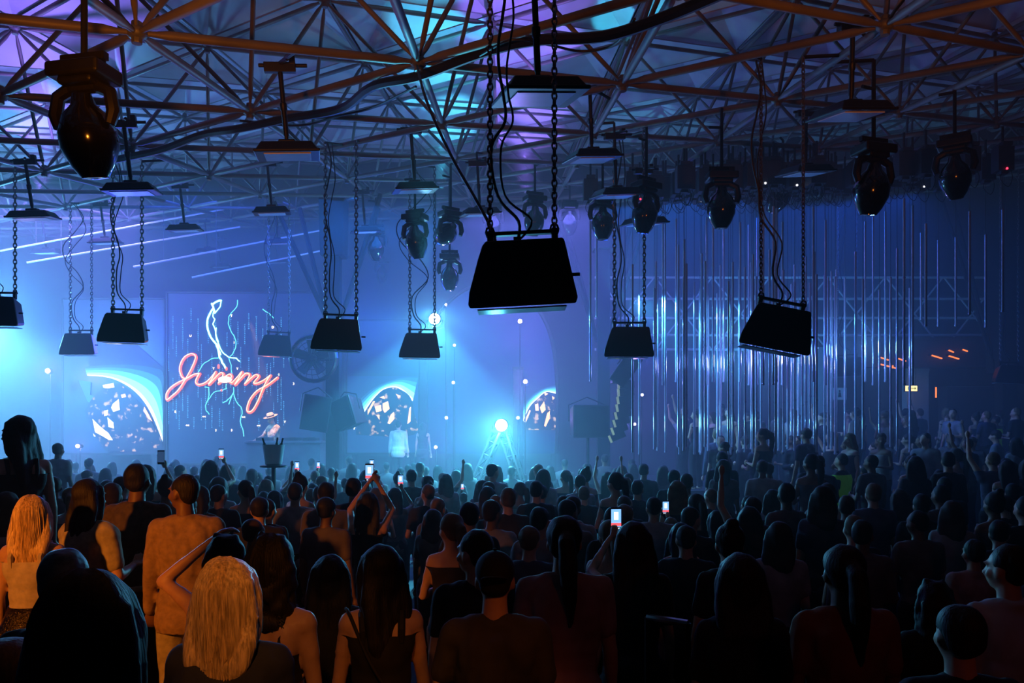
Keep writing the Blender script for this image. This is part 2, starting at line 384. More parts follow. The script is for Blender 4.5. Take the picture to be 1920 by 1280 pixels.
# left screen with the bright crescent and rock
r1_, s1 = panel(118, 308, 560, 850, 22.0, 'video_screen', 'leftmost tall video screen showing a cyan crescent over a dark rock')
s1.poly([(168,695),(215,702),(255,722),(285,752),(307,790),(307,690),(250,640),(168,640)], GL_BL, 'picture_haze', 1)
BX = lambda L: smooth(L, 5)
def bands1():
    bands(s1, BX([(165,704),(205,708),(238,722),(265,745),(287,780),(306,828)]), BX([(160,688),(205,684),(250,684),(290,690),(307,700),(307,740)]), 2)
PEND = bands1
s1.poly([(148,712),(172,716),(170,740),(186,745),(178,760),(165,752)], GL_CY2, 'picture_patch', 2)
s1.poly([(226,718),(250,742),(275,768),(290,800),(306,826),(306,846),(200,846),(172,800),(160,770),(175,745),(200,722)], GL_ROCK, 'picture_rock', 3)
for q in ([(175,785),(190,800),(205,812),(213,825),(205,824),(190,815),(180,810)], [(203,782),(214,792),(215,803),(205,800)], [(213,757),(224,748),(226,768),(214,772),(210,764)], [(197,770),(204,768),(203,778),(197,780)], [(228,740),(236,738),(238,744),(230,746)], [(272,762),(280,776),(287,790),(280,785),(270,770)], [(194,722),(214,718),(216,726),(204,728),(196,727)], [(176,812),(181,818),(178,818)]):
    s1.poly(q, GL_WH if q[0][0] < 215 else GL_GOLD, 'picture_glint', 4)
# the large screen with the neon name
r2_, s2 = panel(313, 606, 548, 870, 21.6, 'video_screen', 'tall video screen reading Jimmy in orange neon script with blue lightning')
Z = lambda L: [(300+x/4, 540+y/4) for x, y in L]
name_strokes = [Z(q) for q in (
 [(205,688),(172,665),(158,600),(185,532),(230,500),(265,502),(276,530),(248,602),(205,680),(150,765),(100,812),(62,840),(58,800),(85,755),(140,715),(210,682),(262,652),(305,645)],
 [(305,645),(285,680),(278,710),(300,727),(350,712),(395,672),(425,632)],
 [(425,632),(402,680),(375,725),(420,680),(462,640),(484,652),(462,692),(448,717),(490,675),(530,650),(546,668),(530,700),(548,715)],
 [(548,715),(590,670),(622,632),(600,680),(570,727),(612,682),(652,644),(680,655),(662,695),(645,722),(690,680),(725,654),(748,664),(722,698),(712,716),(740,716),(790,692),(835,658)],
 [(835,658),(808,700),(770,780),(742,850),(705,915),(675,932),(660,910),(682,840),(735,775),(810,732),(886,674)])]
name_strokes = [smooth(q) for q in name_strokes]
for q in name_strokes: s2.lines([q], GL_ORG, 'neon_letter', 5.2, 4); s2.lines([[(x-.6, y-1.0) for x, y in q]], GL_PINK, 'neon_core', 1.7, 13)
for q in (Z([(444,580),(444,598)]), Z([(503,600),(503,612)]), Z([(466,765),(466,767)])): s2.lines([q], GL_ORG, 'neon_dot', 4, 5)
def blob(cx, cy, rx, ry, n=14): return [(cx+rx*math.cos(2*PI*k/n), cy+ry*math.sin(2*PI*k/n)) for k in range(n)]
s2.poly(blob(425, 712, 13, 6), GL_GLOW, 'burst', 26)
bolts1 = [Z(q) for q in ([(395,128),(430,102),(462,95)], [(392,118),(405,150),(375,200),(358,250),(362,310),(385,370),(425,420),(440,460),(450,520),(470,560),(495,600)])]
bolts2 = [Z(q) for q in ([(395,128),(410,160),(400,210),(415,235),(400,270),(420,320),(430,390),(455,450),(480,490),(520,520),(575,525),(600,550)], [(462,95),(455,140),(415,190),(405,150)], [(425,300),(422,340),(440,400),(445,460),(460,500)])]
bolts3 = [Z(q) for q in ([(585,92),(580,140),(540,185),(520,215),(515,265),(530,310),(560,360),(573,400),(570,450),(545,500),(520,525),(538,580),(543,640)], [(440,525),(390,530),(340,560),(315,590),(290,630)], [(555,745),(555,790),(575,850),(610,890),(620,940),(605,1000),(625,1060),(632,1110)], [(340,742),(370,745),(372,800),(345,880),(350,920),(372,945)], [(553,785),(520,830),(475,860)], [(550,790),(520,870)], [(775,160),(820,190),(858,228)], [(500,720),(500,755),(470,770)])]
def jag(q, a=.9):
    o = []
    for i in range(len(q)-1):
        o.append(q[i]); o.append(((q[i][0]+q[i+1][0])/2+random.uniform(-a, a), (q[i][1]+q[i+1][1])/2+random.uniform(-a, a)))
    return o+[q[-1]]
for q in bolts1: s2.lines([jag(q)], GL_BOLT, 'lightning_bolt', 3.2, 2)
for q in bolts2: s2.lines([jag(q)], GL_BOLT, 'lightning_bolt', 1.8, 2)
for q in bolts3+[Z([(460,770),(410,780),(380,820),(355,852)])]: s2.lines([jag(q)], em('bolt_thin', (.10, .65, .9), 3.2), 'lightning_branch', 1.3, 2)
def text(body, px, py, size, m, parent, scr, name='glyph', align='CENTER', l=3):
    c = bpy.data.curves.new(name, 'FONT'); c.body = body; c.size = size*scr.d/F; c.align_x = align; c.align_y = 'CENTER'; c.extrude = .002; c.resolution_u = 2; c.space_line = 1.15
    c.materials.append(m); t = bpy.data.objects.new('tmp', c); COL.objects.link(t)
    me = bpy.data.meshes.new_from_object(t.evaluated_get(bpy.context.evaluated_depsgraph_get())); bpy.data.objects.remove(t); bpy.data.curves.remove(c)
    me.name = name; o = bpy.data.objects.new(name, me); COL.objects.link(o); o.parent = parent
    if name == 'glyph_column': o['kind'] = 'stuff'
    o.location = scr.P(px, py, l); o.rotation_euler = (PI/2, 0, 0); return o
for ch, x, y in (('E',120,928),('U',233,360),('D',850,295),('3',423,1066),('3',541,1066),('3',1005,718),('1',895,650),('1',560,410),('Y',406,604),('Y',584,606),('Y',940,1004),('T',540,210),('1',362,290)):
    text(ch, *Z([(x, y)])[0], 6, GL_LET, r2_, s2)
for x, y in ((335,964),(630,968),(743,1032),(210,1030)):
    q = Z([(x, y)])[0]; text('<<', q[0], q[1], 6, GL_LET, r2_, s2)
rnd = random.Random(3)
for k in range(33):
    x = 72+k*27+rnd.uniform(-6, 6); y = rnd.uniform(110, 620); n = rnd.randint(7, 17)
    if 640 < x < 720: n = 8
    for rep in range(2):
        yy = y+rep*rnd.uniform(330, 480)
        if yy > 980: continue
        n = min(n, int((1120-yy)/26))
        if n < 2: continue
        q = Z([(x, yy+n*12)])[0]
        text('\n'.join(rnd.choice('TUYVAH1I3LEX7') for _ in range(n)), q[0], q[1], 3.4, GL_RAIN, r2_, s2, 'glyph_column', l=1)
# centre screens
def rockshow(s, pts_bg, crescent, rock, gold, pre):
    s.poly(pts_bg, GL_BL, 'picture_haze', 1); bands(s, *crescent, 2); s.poly(rock, GL_ROCK, 'picture_rock', 3)
    for g in gold: s.poly(g, GL_GOLD, 'picture_glint', 4)
PEND()
r3_, s3 = panel(650, 786, 600, 850, 22.4, 'video_screen', 'video screen right of the post with cyan arc over gold flecked rock')
rockshow(s3, [(652,705),(784,705),(784,848),(652,848)], (BX([(664,806),(684,772),(702,746),(722,729),(748,728),(774,752)]), BX([(662,762),(680,744),(702,727),(726,716),(755,708),(784,708)])),
 smooth([(668,806),(684,775),(702,748),(722,730),(745,728),(768,742),(776,770),(776,815),(668,815)]),
 [[(703,762),(715,759),(716,770),(706,773)], [(718,756),(728,752),(731,766),(722,774),(718,768)], [(712,745),(720,742),(722,748)], [(733,777),(739,772),(740,785),(731,795),(727,793)], [(768,765),(771,762),(770,790),(764,795)], [(690,770),(700,752),(704,752),(690,778)], [(742,738),(752,742),(748,746)], [(706,778),(712,778),(712,787)], [(674,795),(684,780),(686,784)]], 'a')
SARCH = mat('arch_screen', (.03, .05, .12), .35, noise_=.15)
r4_ = empty('arched_screen', (at(940, 850, 22.8).x, 22.8, at(940, 850, 22.8).z), label='round topped wide screen wall behind the brightest white stage lamp', cat='screen')
s4 = Scr(r4_, 22.8)
outl = smooth([(1043,850),(1045,780),(1044,715),(1036,645),(1015,590),(975,548),(925,530),(870,545),(825,585),(800,640),(792,720),(790,850)])
q = [s4.P(x, y, -8) for x, y in outl]; n_ = len(q)
MB().add(q+[p+Vector((0, .15, 0)) for p in q], [tuple(range(n_)), tuple(range(2*n_-1, n_-1, -1))]+[(k, n_+k, n_+(k+1) % n_, (k+1) % n_) for k in range(n_)]).build('led_panel', SARCH, r4_, smooth=False)
for x in (-1.5, 1.5): MB().box((x, .1, (1.0-r4_.location.z)/2), (.14, .1, r4_.location.z-1.0+.02)).build('foot', FRM, r4_, smooth=False)
rim = MB(); rim.path([p+Vector((0, -.03, 0)) for p in q], .05, 6); rim.build('frame', FRM, r4_)
bands(s4, BX([(980,792),(992,764),(1008,747),(1024,735),(1043,738)]), BX([(979,762),(990,748),(1004,736),(1022,727),(1043,722)]), 1)
s4.poly([(982,792),(992,765),(1008,748),(1022,735),(1042,745),(1042,806),(982,806)], GL_ROCK, 'picture_rock', 2)
for g in ([(1003,758),(1009,756),(1010,770),(1004,770)], [(1012,764),(1020,752),(1023,768),(1016,775)], [(1026,774),(1031,770),(1030,785),(1023,800),(1020,798)], [(983,790),(993,768),(995,770),(985,794)], [(1020,735),(1028,738),(1022,742)], [(1035,742),(1040,746),(1036,750)]): s4.poly(g, GL_GOLD, 'picture_glint', 3)
# dark pylons between the screens
def pylon(x0, x1, y0, y1, d, label, dep=.4):
    a = at(x0, y1, d); b = at(x1, y0, d); r = empty('stage_pylon', ((a.x+b.x)/2, d+dep/2, a.z), label=label, cat='pillar'); w = b.x-a.x; h = b.z-a.z
    MB().box((0, 0, h/2), (w, dep, h)).build('column', STAGEM, r, smooth=False, bevel=.02)
    MB().box((0, 0, (1.0-a.z)/2), (w, dep, a.z-1.0)).build('base', STAGEM, r, smooth=False)
    MB().box((0, 0, .05), (w*1.15, dep*1.2, .1)).box((0, 0, h), (w*1.1, dep*1.1, .08)).build('collar', BLACK, r, smooth=False, bevel=.01); return r
pylon(786, 800, 668, 850, 21.9, 'slim dark stage pylon just left of the arched screen'); pylon(962, 981, 690, 860, 21.9, 'narrow dark pylon in front of the arched screen')
# DJ desk
DESKM = mat('desk_grey', (.10, .10, .12), .5, noise_=.2)
desk = empty('dj_desk', (at(538, 826, 20.0).x, 20.0, 1.0), label='long grey DJ desk standing below the neon script screen', cat='desk')
tz = at(538, 826, 20.0).z-1.0
MB().box((0, 0, tz-.03), (1.9, .7, .06)).build('top', DESKM, desk, smooth=False, bevel=.01)
MB().box((0, -.3, (tz-.06)/2), (1.8, .04, tz-.06)).build('front_panel', DESKM, desk, smooth=False)
for sx in (-.88, .88): MB().box((sx, 0, (tz-.06)/2), (.04, .6, tz-.06)).build('side_panel', DESKM, desk, smooth=False)
for k, x in enumerate((-.55, .15, .6)):
    m_ = tag(MB().box((0, 0, .04), (.34, .36, .08)).lathe([(.11, .08), (.11, .09), (.03, .095)], 16).build('media_player', BLACKP, smooth=False, bevel=.01), ['left media player on the DJ desk', 'middle mixer deck on the DJ desk', 'right media player on the DJ desk'][k], 'deck')
    m_.location = desk.location+Vector((x, 0, tz))
# ------------------------------------------------------------------ columns with braces
COLM = mat('column_steel', (.015, .018, .022), .8, 0, spec=.15, noise_=.3)
def brace_column(px, d, w, braces, label, ytop, ybrace):
    b = at(px, 850, d); r = empty('support_column', (b.x, d, 0), label=label, cat='column'); H = zroof(b.x, d)
    MB().box((0, 0, H/2), (w, w, H)).build('shaft', COLM, r, smooth=False, bevel=.01)
    zt = at(px, ytop, d).z; MB().box((0, 0, (zt+H)/2), (w*1.7, w*1.7, H-zt), taper=1.1).build('capital', COLM, r, smooth=False, bevel=.02)
    MB().box((0, 0, .1), (w*1.6, w*1.6, .2)).build('base', COLM, r, smooth=False, bevel=.02)
    zb = at(px, ybrace, d).z
    for dx, dy in braces: MB().tube((math.copysign(w/2, dx), 0, zb), (dx, dy, H), .055, n=8).build('brace', COLM, r)
brace_column(626, 18.5, .31, [(-1.35, -.4), (-1.0, .8), (1.15, -.4), (.9, .8)], 'dark steel column beside the neon script screen with slanted braces', 482, 600)
brace_column(1131, 19.5, .30, [(-1.3, -.3), (-1.0, .9), (1.2, -.3), (.9, .9)], 'dark steel column left of the hanging rods with slanted braces', 470, 640)
# round fan and monitors on the column
fan = empty('round_fan', at(588, 672, 18.1), label='large round caged fan mounted behind the dark column', cat='fan')
mb = MB(); Ry = Matrix.Rotation(PI/2, 3, 'X')
for R_ in (.14, .26, .38, .50): mb.path([Vector((R_*math.cos(a), -.16+.06*(R_ < .5), R_*math.sin(a))) for a in [2*PI*k/24 for k in range(25)]], .009, 5)
for k in range(20): a = 2*PI*k/20; mb.path([(.05*math.cos(a), -.18, .05*math.sin(a)), (.4*math.cos(a), -.16, .4*math.sin(a)), (.5*math.cos(a), -.08, .5*math.sin(a))], .006, 4)
mb.build('cage', BLACK, fan)
MB().path([Vector((.51*math.cos(a), 0, .51*math.sin(a))) for a in [2*PI*k/28 for k in range(29)]], .05, 8, flat=2).build('drum', BLACKP, fan)
mb = MB()
for k in range(5):
    a = 2*PI*k/5; R_ = Matrix.Rotation(a, 3, 'Y') @ Matrix.Rotation(.5, 3, 'X'); mb.box(R_ @ Vector((0, 0, .27)), (.2, .015, .36), R=R_)
mb.build('blades', BLACKP, fan); MB().lathe([(.03, -.1), (.09, -.06), (.09, .12), (.05, .16)], 14, R=Ry).build('motor', BLACKP, fan)
MB().tube((.0, .15, 0), (.45, .3, 0), .03).build('arm', BLACK, fan)
GRILL = mat('speaker_grille', (.007, .007, .008), .8, 0, spec=.1, noise_=.6, nscale=60, bump=.4)
def speaker(px, py, d, w, h, dep, rz, ry, label, sid=0):
    r = empty('loudspeaker', at(px, py, d), label=label, cat='speaker'); r.rotation_euler = (0, ry, rz)
    MB().prism([(-w/2, -h/2), (-w/2, h/2), (w/2, h/2), (w/2, -h/2)], -dep/2, dep/2, .8).build('cabinet', BLACKP, r, smooth=False, bevel=.02)
    MB().box((0, -dep/2-.01, 0), (w*.9, .02, h*.92)).build('grille', GRILL, r, smooth=False)
    mb = MB()
    for s_ in (-1, 1): mb.path([(s_*w*.53, 0, 0), (s_*w*.53, .02, h*.5), (0, .05, h*.75)], .015, 5)
    mb.build('bracket', BLACK, r)
    if py < 750: MB().tube((0, .05, h*.4), (0, .05, zroof(r.location.x, d)-r.location.z), .02).build('hanger', BLACK, r); r.rotation_euler = (0, 0, rz); [setattr(c_, 'rotation_euler', (0, ry, 0)) for c_ in r.children if not c_.name.startswith('hanger')]; mount(r, Vector((r.location.x, d, zroof(r.location.x, d))))
    elif px > 1000: MB().tube((0, 0, -h/2), (0, 0, -r.location.z), .04).box((0, 0, -r.location.z+.03), (.5, .5, .06)).build('stand', BLACK, r)
    return r
speaker(590, 775, 18.0, .62, .80, .5, .35, .15, 'left black loudspeaker clamped on the column under the fan')
speaker(655, 775, 18.0, .60, .70, .5, -.5, -.35, 'right black loudspeaker clamped on the column under the fan')
speaker(1102, 790, 18.4, .85, .75, .6, .2, 0, 'big black loudspeaker standing left of the braced column near rods')
speaker(1172, 692, 17.5, .38, .78, .4, 0, .6, 'slanted narrow black loudspeaker hanging above the curved speaker array')
# curved line array
la = empty('speaker_array', at(1152, 720, 18.0), label='curved hanging speaker array with pale yellow side beside the rods', cat='speaker')
YEL = mat('pale_yellow_glow', (.75, .55, .22), .5, emit=(.75, .5, .15), es=.12, noise_=.2)  # slight glow added to the strip's yellow
for k in range(8):
    a0 = -.02-.05*k; p = at(1157-.35*k*k*.9, 722+k*14.5, 18.0)-la.location; R_ = Matrix.Rotation(-.02-.055*k, 3, 'Y')
    c = MB().box(p+R_ @ Vector((.20, .1, 0)), (.34, .5, .165), R=R_).build('array_box', BLACKP, la, smooth=False, bevel=.01)
    c2 = MB().box(p+R_ @ Vector((.015, -.16, 0)), (.05, .03, .168), R=R_).build('side_strip', YEL, c, smooth=False)
MB().tube((.15, .1, 0), (.15, .1, zroof(la.location.x, 18)-la.location.z), .025).box((.15, .1, .06), (.4, .5, .06)).build('hanger', BLACK, la)
# leaning triangular truss tower with the white lamp
def lattice(mb, a, b, w, nb, rc=.03, rd=.016):
    a = Vector(a); b = Vector(b); t = (b-a).normalized(); u = t.orthogonal().normalized(); v = t.cross(u)
    C_ = [(math.cos(2*PI*k/3)*u+math.sin(2*PI*k/3)*v)*w for k in range(3)]
    for c in C_: mb.tube(a+c, b+c, rc, n=6)
    for i in range(nb):
        p = a+(b-a)*i/nb; q_ = a+(b-a)*(i+1)/nb
        for k in range(3): mb.tube(p+C_[k], q_+C_[(k+1) % 3], rd, n=4); mb.tube(p+C_[k], p+C_[(k+1) % 3], rd, n=4)
tt = empty('truss_tower', (at(895, 870, 16.6).x, 16.6, 0), label='leaning lattice truss leg carrying the brightest white lamp', cat='truss')
top = at(936, 806, 16.6)-tt.location; bot = Vector((-.55, 0, 0))
mb = MB(); lattice(mb, bot, top, .12, 9); mb.build('leg', PIPE, tt); mb = MB(); lattice(mb, (1.3, .1, 0), top+Vector((.1, .1, 0)), .12, 9); mb.build('leg', PIPE, tt)
MB().box(top+Vector((0, 0, -.02)), (.35, .3, .06)).build('top_plate', BLACK, tt, smooth=False)
# ------------------------------------------------------------------ pendant panel lamps on rigid poles
DIFF = mat('lamp_diffuser', (.62, .64, .85), .25, noise_=.05)
def make_pendant():
    r = empty('panel_lamp', (0, 0, 0))
    MB().box((0, 0, .04), (.58, .58, .08), taper=.82).box((0, 0, -.012), (.62, .62, .03)).box((0, 0, .1), (.16, .16, .05)).build('housing', BLACK, r, smooth=False, bevel=.012)
    MB().box((0, 0, -.03), (.44, .44, .012)).build('diffuser', DIFF, r, smooth=False)
    MB().path([(0, 0, .1), (0, 0, .16), (0, 0, .17), (0, 0, .4), (0, 0, .41), (0, 0, .47), (0, 0, .48), (0, 0, .78)], [.02, .02, .026, .026, .034, .034, .024, .024], 10).build('pole', BLACK, r)
    MB().box((0, 0, .80), (.30, .09, .09)).box((.12, 0, .86), (.06, .1, .08)).tube((-.2, 0, .82), (.26, 0, .82), .02).build('clamp', BLACK, r, smooth=False, bevel=.006)
    return r
pend = [(1010,178,188),(540,288,142),(1595,213,142),(1110,296,112),(248,358,112),(63,407,93),(778,355,98),(510,398,82),(1510,323,98),(1155,365,98),(347,430,73),(900,400,84),(1208,418,88),(685,433,66),(88,473,56),(198,454,64),(390,471,52),(521,455,58),(521,491,48),(415,499,46),(275,488,44),(185,499,44)]
plab = ['largest panel lamp, hung just above the largest hanging floodlight','second largest panel lamp, on a pole left of centre','big dark panel lamp high on the right under orange pipes','panel lamp right of the largest one, near the roof','panel lamp above the hanging floodlight at left','panel lamp near the left edge with lavender lit face','panel lamp near centre over the twin chains','panel lamp directly below the second largest one','panel lamp on the right above the tilted floodlight','panel lamp beside the egg shaped moving lights, upper one','flat panel lamp between the left floodlight and centre lamp','panel lamp tucked behind the chains of the largest floodlight','panel lamp just right of centre before a moving light','small panel lamp above the floodlight on the dark column','small panel lamp low at the left edge','small panel lamp right of the left edge lamps, higher one','small hazy panel lamp above the neon screen, left one','small hazy panel lamp left of the column, upper one','small hazy panel lamp left of the column, lower one','faintest panel lamp centred over the neon screen','faint panel lamp over the left screen edge, right one','faint panel lamp over the left screen, left one']
P0 = make_pendant()
for k, (px, py, w) in enumerate(pend):
    d = F*.75/w; o = P0 if k == 0 else copy_tree(P0)
    o.location = at(px, py, d); o.rotation_euler = (NU.to_track_quat('Z', 'Y').to_matrix() @ Matrix.Rotation(.5, 3, 'Z')).to_euler()
    if o.location.z+.85 < zroof(o.location.x, d)-.12:
        MB().tube((0, 0, .84), (0, 0, (zroof(o.location.x, d)-o.location.z)*NU.z), .018).build('hanger', BLACK, o)
    mount(o, o.location+NU*(max(.84, (zroof(o.location.x, d)-o.location.z)*NU.z)))
    tag(o, plab[k], 'lamp', 'panel lamps hung from the space frame')
# ------------------------------------------------------------------ hanging floodlights on chains
def chain_geo(mb, a, b, L=.055, r=.006):
    a = Vector(a); b = Vector(b); t = (b-a); n = max(2, int(t.length/(L*.72))); t = t/n; T = t.normalized(); q = T.to_track_quat('Z', 'Y').to_matrix()
    for i in range(n):
        c = a+t*(i+.5); Rz = q @ Matrix.Rotation(PI/2*(i % 2)+.3, 3, 'Z')
        pts = [c+Rz @ Vector((L*.28*math.cos(w), 0, L*.5*math.sin(w))) for w in [2*PI*k/8 for k in range(9)]]
        mb.path(pts, r, 4, cap=False)
CHAINM = mat('chain_steel', (.16, .15, .15), .35, .8); CABM = mat('black_rubber', (.008, .008, .009), .5)
LENS = mat('flood_glass', (.35, .5, .6), .12, noise_=.05)
def flood(px, py, w, rot, label, long_cable=0, wl=.75):
    d = F*wl/w; base = at(px, py, d); r = empty('hanging_floodlight', base, label=label, cat='floodlight', group='floodlights hung on chains'); k = wl
    Rm = Matrix.Rotation(math.radians(rot), 3, 'Y'); r.rotation_euler = (0, math.radians(rot), 0)
    pr = [(-.485*k, 0), (-.5*k, .03*k), (-.485*k, .14*k), (-.39*k, .44*k), (-.345*k, .56*k), (-.31*k, .60*k), (.385*k, .60*k), (.405*k, .58*k), (.5*k, .05*k), (.48*k, 0)]
    MB().prism(pr, -.02, .30, .75, (0, .28*k)).prism(pr, -.04, -.02, 1, (0, 0)).build('housing', BLACKP, r, smooth=False, bevel=.012)
    MB().prism([(-.42*k, -.012), (-.42*k, -.002), (.40*k, -.002), (.40*k, -.012)], .02, .22).build('lens', LENS, r, smooth=False)
    fr = MB().box((-.27*k, .1, .65*k), (.06*k, .05, .16*k)).box((.33*k, .1, .65*k), (.06*k, .05, .16*k)).box((.03*k, .1, .70*k), (.68*k, .06, .035*k))
    fr.build('bracket', BLACK, r, smooth=False, bevel=.006)
    MB().box((-.02*k, .1, .60*k), (.07*k, .07, .12*k)).build('cable_gland', BLACK, r, smooth=False)
    MB().tube((.46*k, .05, .28*k), (.54*k, .05, .28*k), .012).build('knob', BLACK, r, smooth=False)
    Ri = Rm.inverted()
    far = d > 10
    for sx in (-.27*k, .33*k):
        a = Vector((sx, .1, .715*k)); w0 = Rm @ a+base; tz = zroof(w0.x, w0.y); b = Ri @ (Vector((w0.x, w0.y, tz))-base)
        mb = MB(); chain_geo(mb, a, b, .085 if far else .06, .010 if far else .0075); mb.build('chain', CHAINM, r)
        mount(r, Vector((w0.x, w0.y, tz)))
        mb = MB(); mb.path([Vector((sx+.03*math.cos(t_), .1, .72*k+.04*math.sin(t_))) for t_ in [2*PI*q_/8 for q_ in range(9)]], .008, 5); mb.build('shackle', BLACK, r)
    mb = MB(); x0 = -.02*k
    for c_ in range(2):
        pts = [Vector((x0, .1, .62*k)), Vector((x0+(.02+.12*c_)*k, .06, .80*k)), Vector((-.18*k+.05*c_, .08, 1.05*k)), Vector((-.22*k+.07*c_, .1, 1.5*k))]
        for t_ in range(1, 8):
            zz = 1.5*k+(zroof(base.x, d)-base.z-1.5*k)*t_/7
            pts.append(Ri @ Vector((-.2*k+.06*c_+long_cable*.25*math.sin(t_*1.3+c_)*(1 if t_ < 7 else 0), .1, zz)))
        pts = smooth3(pts); mb.path(pts, .011 if c_ == 0 else .008, 6)
    mb.build('cable', CABM, r); return r
def smooth3(P, n=5):
    out = []
    for i in range(len(P)-1):
        a = P[max(i-1, 0)]; b = P[i]; c = P[i+1]; e = P[min(i+2, len(P)-1)]
        for k in range(n):
            t = k/n; out.append(.5*((2*b)+(c-a)*t+(2*a-5*b+4*c-e)*t*t+(3*b-a-3*c+e)*t**3))
    return out+[P[-1]]
flood(981, 574, 205, -3, 'largest black floodlight, hanging nearest in the centre', .1)
flood(1450, 655, 136, 11, 'tilted black floodlight hanging in front of the rods', .2)
flood(228, 642, 91, 2, 'black floodlight hanging on chains left of the neon screen', .3)
flood(631, 656, 97, 2, 'black floodlight hanging in front of the left steel column', .2)
flood(1179, 669, 94, 0, 'black floodlight hanging before the right steel column', .2)
flood(787, 671, 78, 1, 'floodlight hanging just left of the upper bright lamp', 1.2)
flood(145, 665, 67, 0, 'palest hazy floodlight hanging before the left screen', .9)
flood(516, 667, 65, 3, 'hazy floodlight hanging over the right of the neon screen', .5)
flood(-11, 611, 92, 1, 'black floodlight cut by the left picture edge', .4)
flood(1592, 705, 58, -3, 'dim floodlight among the rods at right', .3)
flood(1893, 718, 56, 3, 'dim floodlight near the right picture edge above the column', .3)
# ------------------------------------------------------------------ moving head lights
GLOSSB = mat('gloss_black', (.004, .004, .005), .14, .1, coat=.4)
LENSD = mat('dark_lens', (.05, .06, .08), .05)
def make_head(H=.75):
    r = empty('moving_light', (0, 0, 0))   # origin at the bottom tip of the lamp head, hung upside down
    MB().box((0, 0, .69), (.40, .28, .10)).box((0, 0, .62), (.26, .22, .05)).build('base', BLACK, r, smooth=False, bevel=.02)
    y = MB()
    for s_ in (-1, 1): y.path([(s_*.10, 0, .60), (s_*.20, 0, .55), (s_*.225, 0, .42), (s_*.20, 0, .34)], [.045, .045, .045, .035], 8)
    y.path([(-.10, 0, .605), (.10, 0, .605)], .05, 8); y.build('yoke', BLACK, r)
    MB().lathe([(.02, 0), (.09, .012), (.135, .08), (.185, .20), (.19, .30), (.15, .41), (.08, .48), (.06, .55), (.02, .56)], 20).build('lamp_head', GLOSSB, r)
    MB().lathe([(.02, -.004), (.088, .004), (.088, .014)], 18).build('lens', LENSD, r)
    MB().box((-.12, 0, .77), (.05, .06, .07)).box((.12, 0, .77), (.05, .06, .07)).build('hook_clamp', BLACK, r, smooth=False)
    return r
M0 = make_head(); mhk = [(158,330,210,.25,-.1),(1638,402,132,.2,.15),(1353,428,106,.1,0),(1212,437,97,.2,.3),(1790,372,112,.4,-.3),(1130,450,84,0,.1),(845,475,80,1.25,.3),(778,484,84,.3,-.2),(705,488,62,.3,.1),(1003,442,76,.2,.2),(717,531,46,.2,.2),(843,545,70,0,0),(1468,402,78,.6,.4),(925,445,60,.3,0),(1068,440,60,.1,0)]
mlab = ['largest egg shaped moving light hanging at upper left','glossy moving light with blue edge glint, upper right','moving light hanging above the left end of the rods','moving light next to the right of centre panel lamp','wide dark moving light at the far upper right','moving light hanging just left of the right column','moving light turned to the viewer showing its round ring','moving light left of the round ring one','moving light above the left column speakers','moving light behind the chains of the largest floodlight','faint moving light under another by the left column','faint narrow moving light pointing straight down at centre','dark moving light tucked between two larger ones at right','dark moving light left of the largest floodlight bracket','moving light right of the largest floodlight chains']
def zoff(o, z):
    w = zroof(o.location.x, o.location.y)
    return w-z
for k, (px, py, h, tilt, yaw) in enumerate(mhk):
    o = M0 if k == 0 else copy_tree(M0); d = F*.76/h
    o.location = at(px, py, d); o.rotation_euler = (0, 0, yaw*2)
    for ch in o.children:
        if ch.name.split('.')[0] in ('lamp_head', 'lens'):
            Tm = Matrix.Translation((0, 0, .44)) @ Matrix.Rotation(tilt, 4, 'X') @ Matrix.Translation((0, 0, -.44)); ch.matrix_local = Tm
    zz = zroof(o.location.x, d)-o.location.z
    if zz > .82: MB().tube((0, 0, .74), (0, 0, zz), .022).box((0, 0, .8), (.34, .05, .05)).build('hanger', BLACK, o)
    mount(o, Vector((o.location.x, d, max(zroof(o.location.x, d), o.location.z+.78))))
    tag(o, mlab[k], 'stage light', 'moving lights hung from the frame')
# ------------------------------------------------------------------ acrylic rods on winch boxes
ROD = mat('clear_acrylic_rod', (.62, .62, .78), .12, .55, spec=.8)
RING = mat('rod_joint', (.8, .75, .95), .15, .7)
WIN = mat('winch_box', (.02, .022, .03), .6, noise_=.2)
rx = random.Random(11)
xs1 = [1107,1119,1186,1199,1227,1233,1243,1268,1274,1283,1302,1314,1322,1325,1337,1345,1357,1366,1374,1386,1397,1404,1409,1418,1431,1443,1450,1456,1460,1467,1477,1484,1497,1504,1511,1519,1527,1531,1546,1548,1566,1584,1604,1618,1622,1637,1649,1670,1706,1660,1682,1695,1727,1736,1759,1792,1711,1818,1848,1880]+[1230+int(12.7*q+7*math.sin(q*2.3)) for q in range(28)]
rods = []
unit_rod = MB().path([(0, 0, 0), (0, 0, 1)], [.021, .021], 10).mesh('rod', ROD)
ring_me = MB().lathe([(.022, -.012), (.027, -.01), (.027, .01), (.022, .012)], 12).mesh('joint', RING)
wm = MB().box((0, 0, .2), (.26, .22, .40)).box((0, 0, .43), (.16, .3, .06)).box((0, 0, -.02), (.12, .12, .05)).mesh('winch', WIN, False)
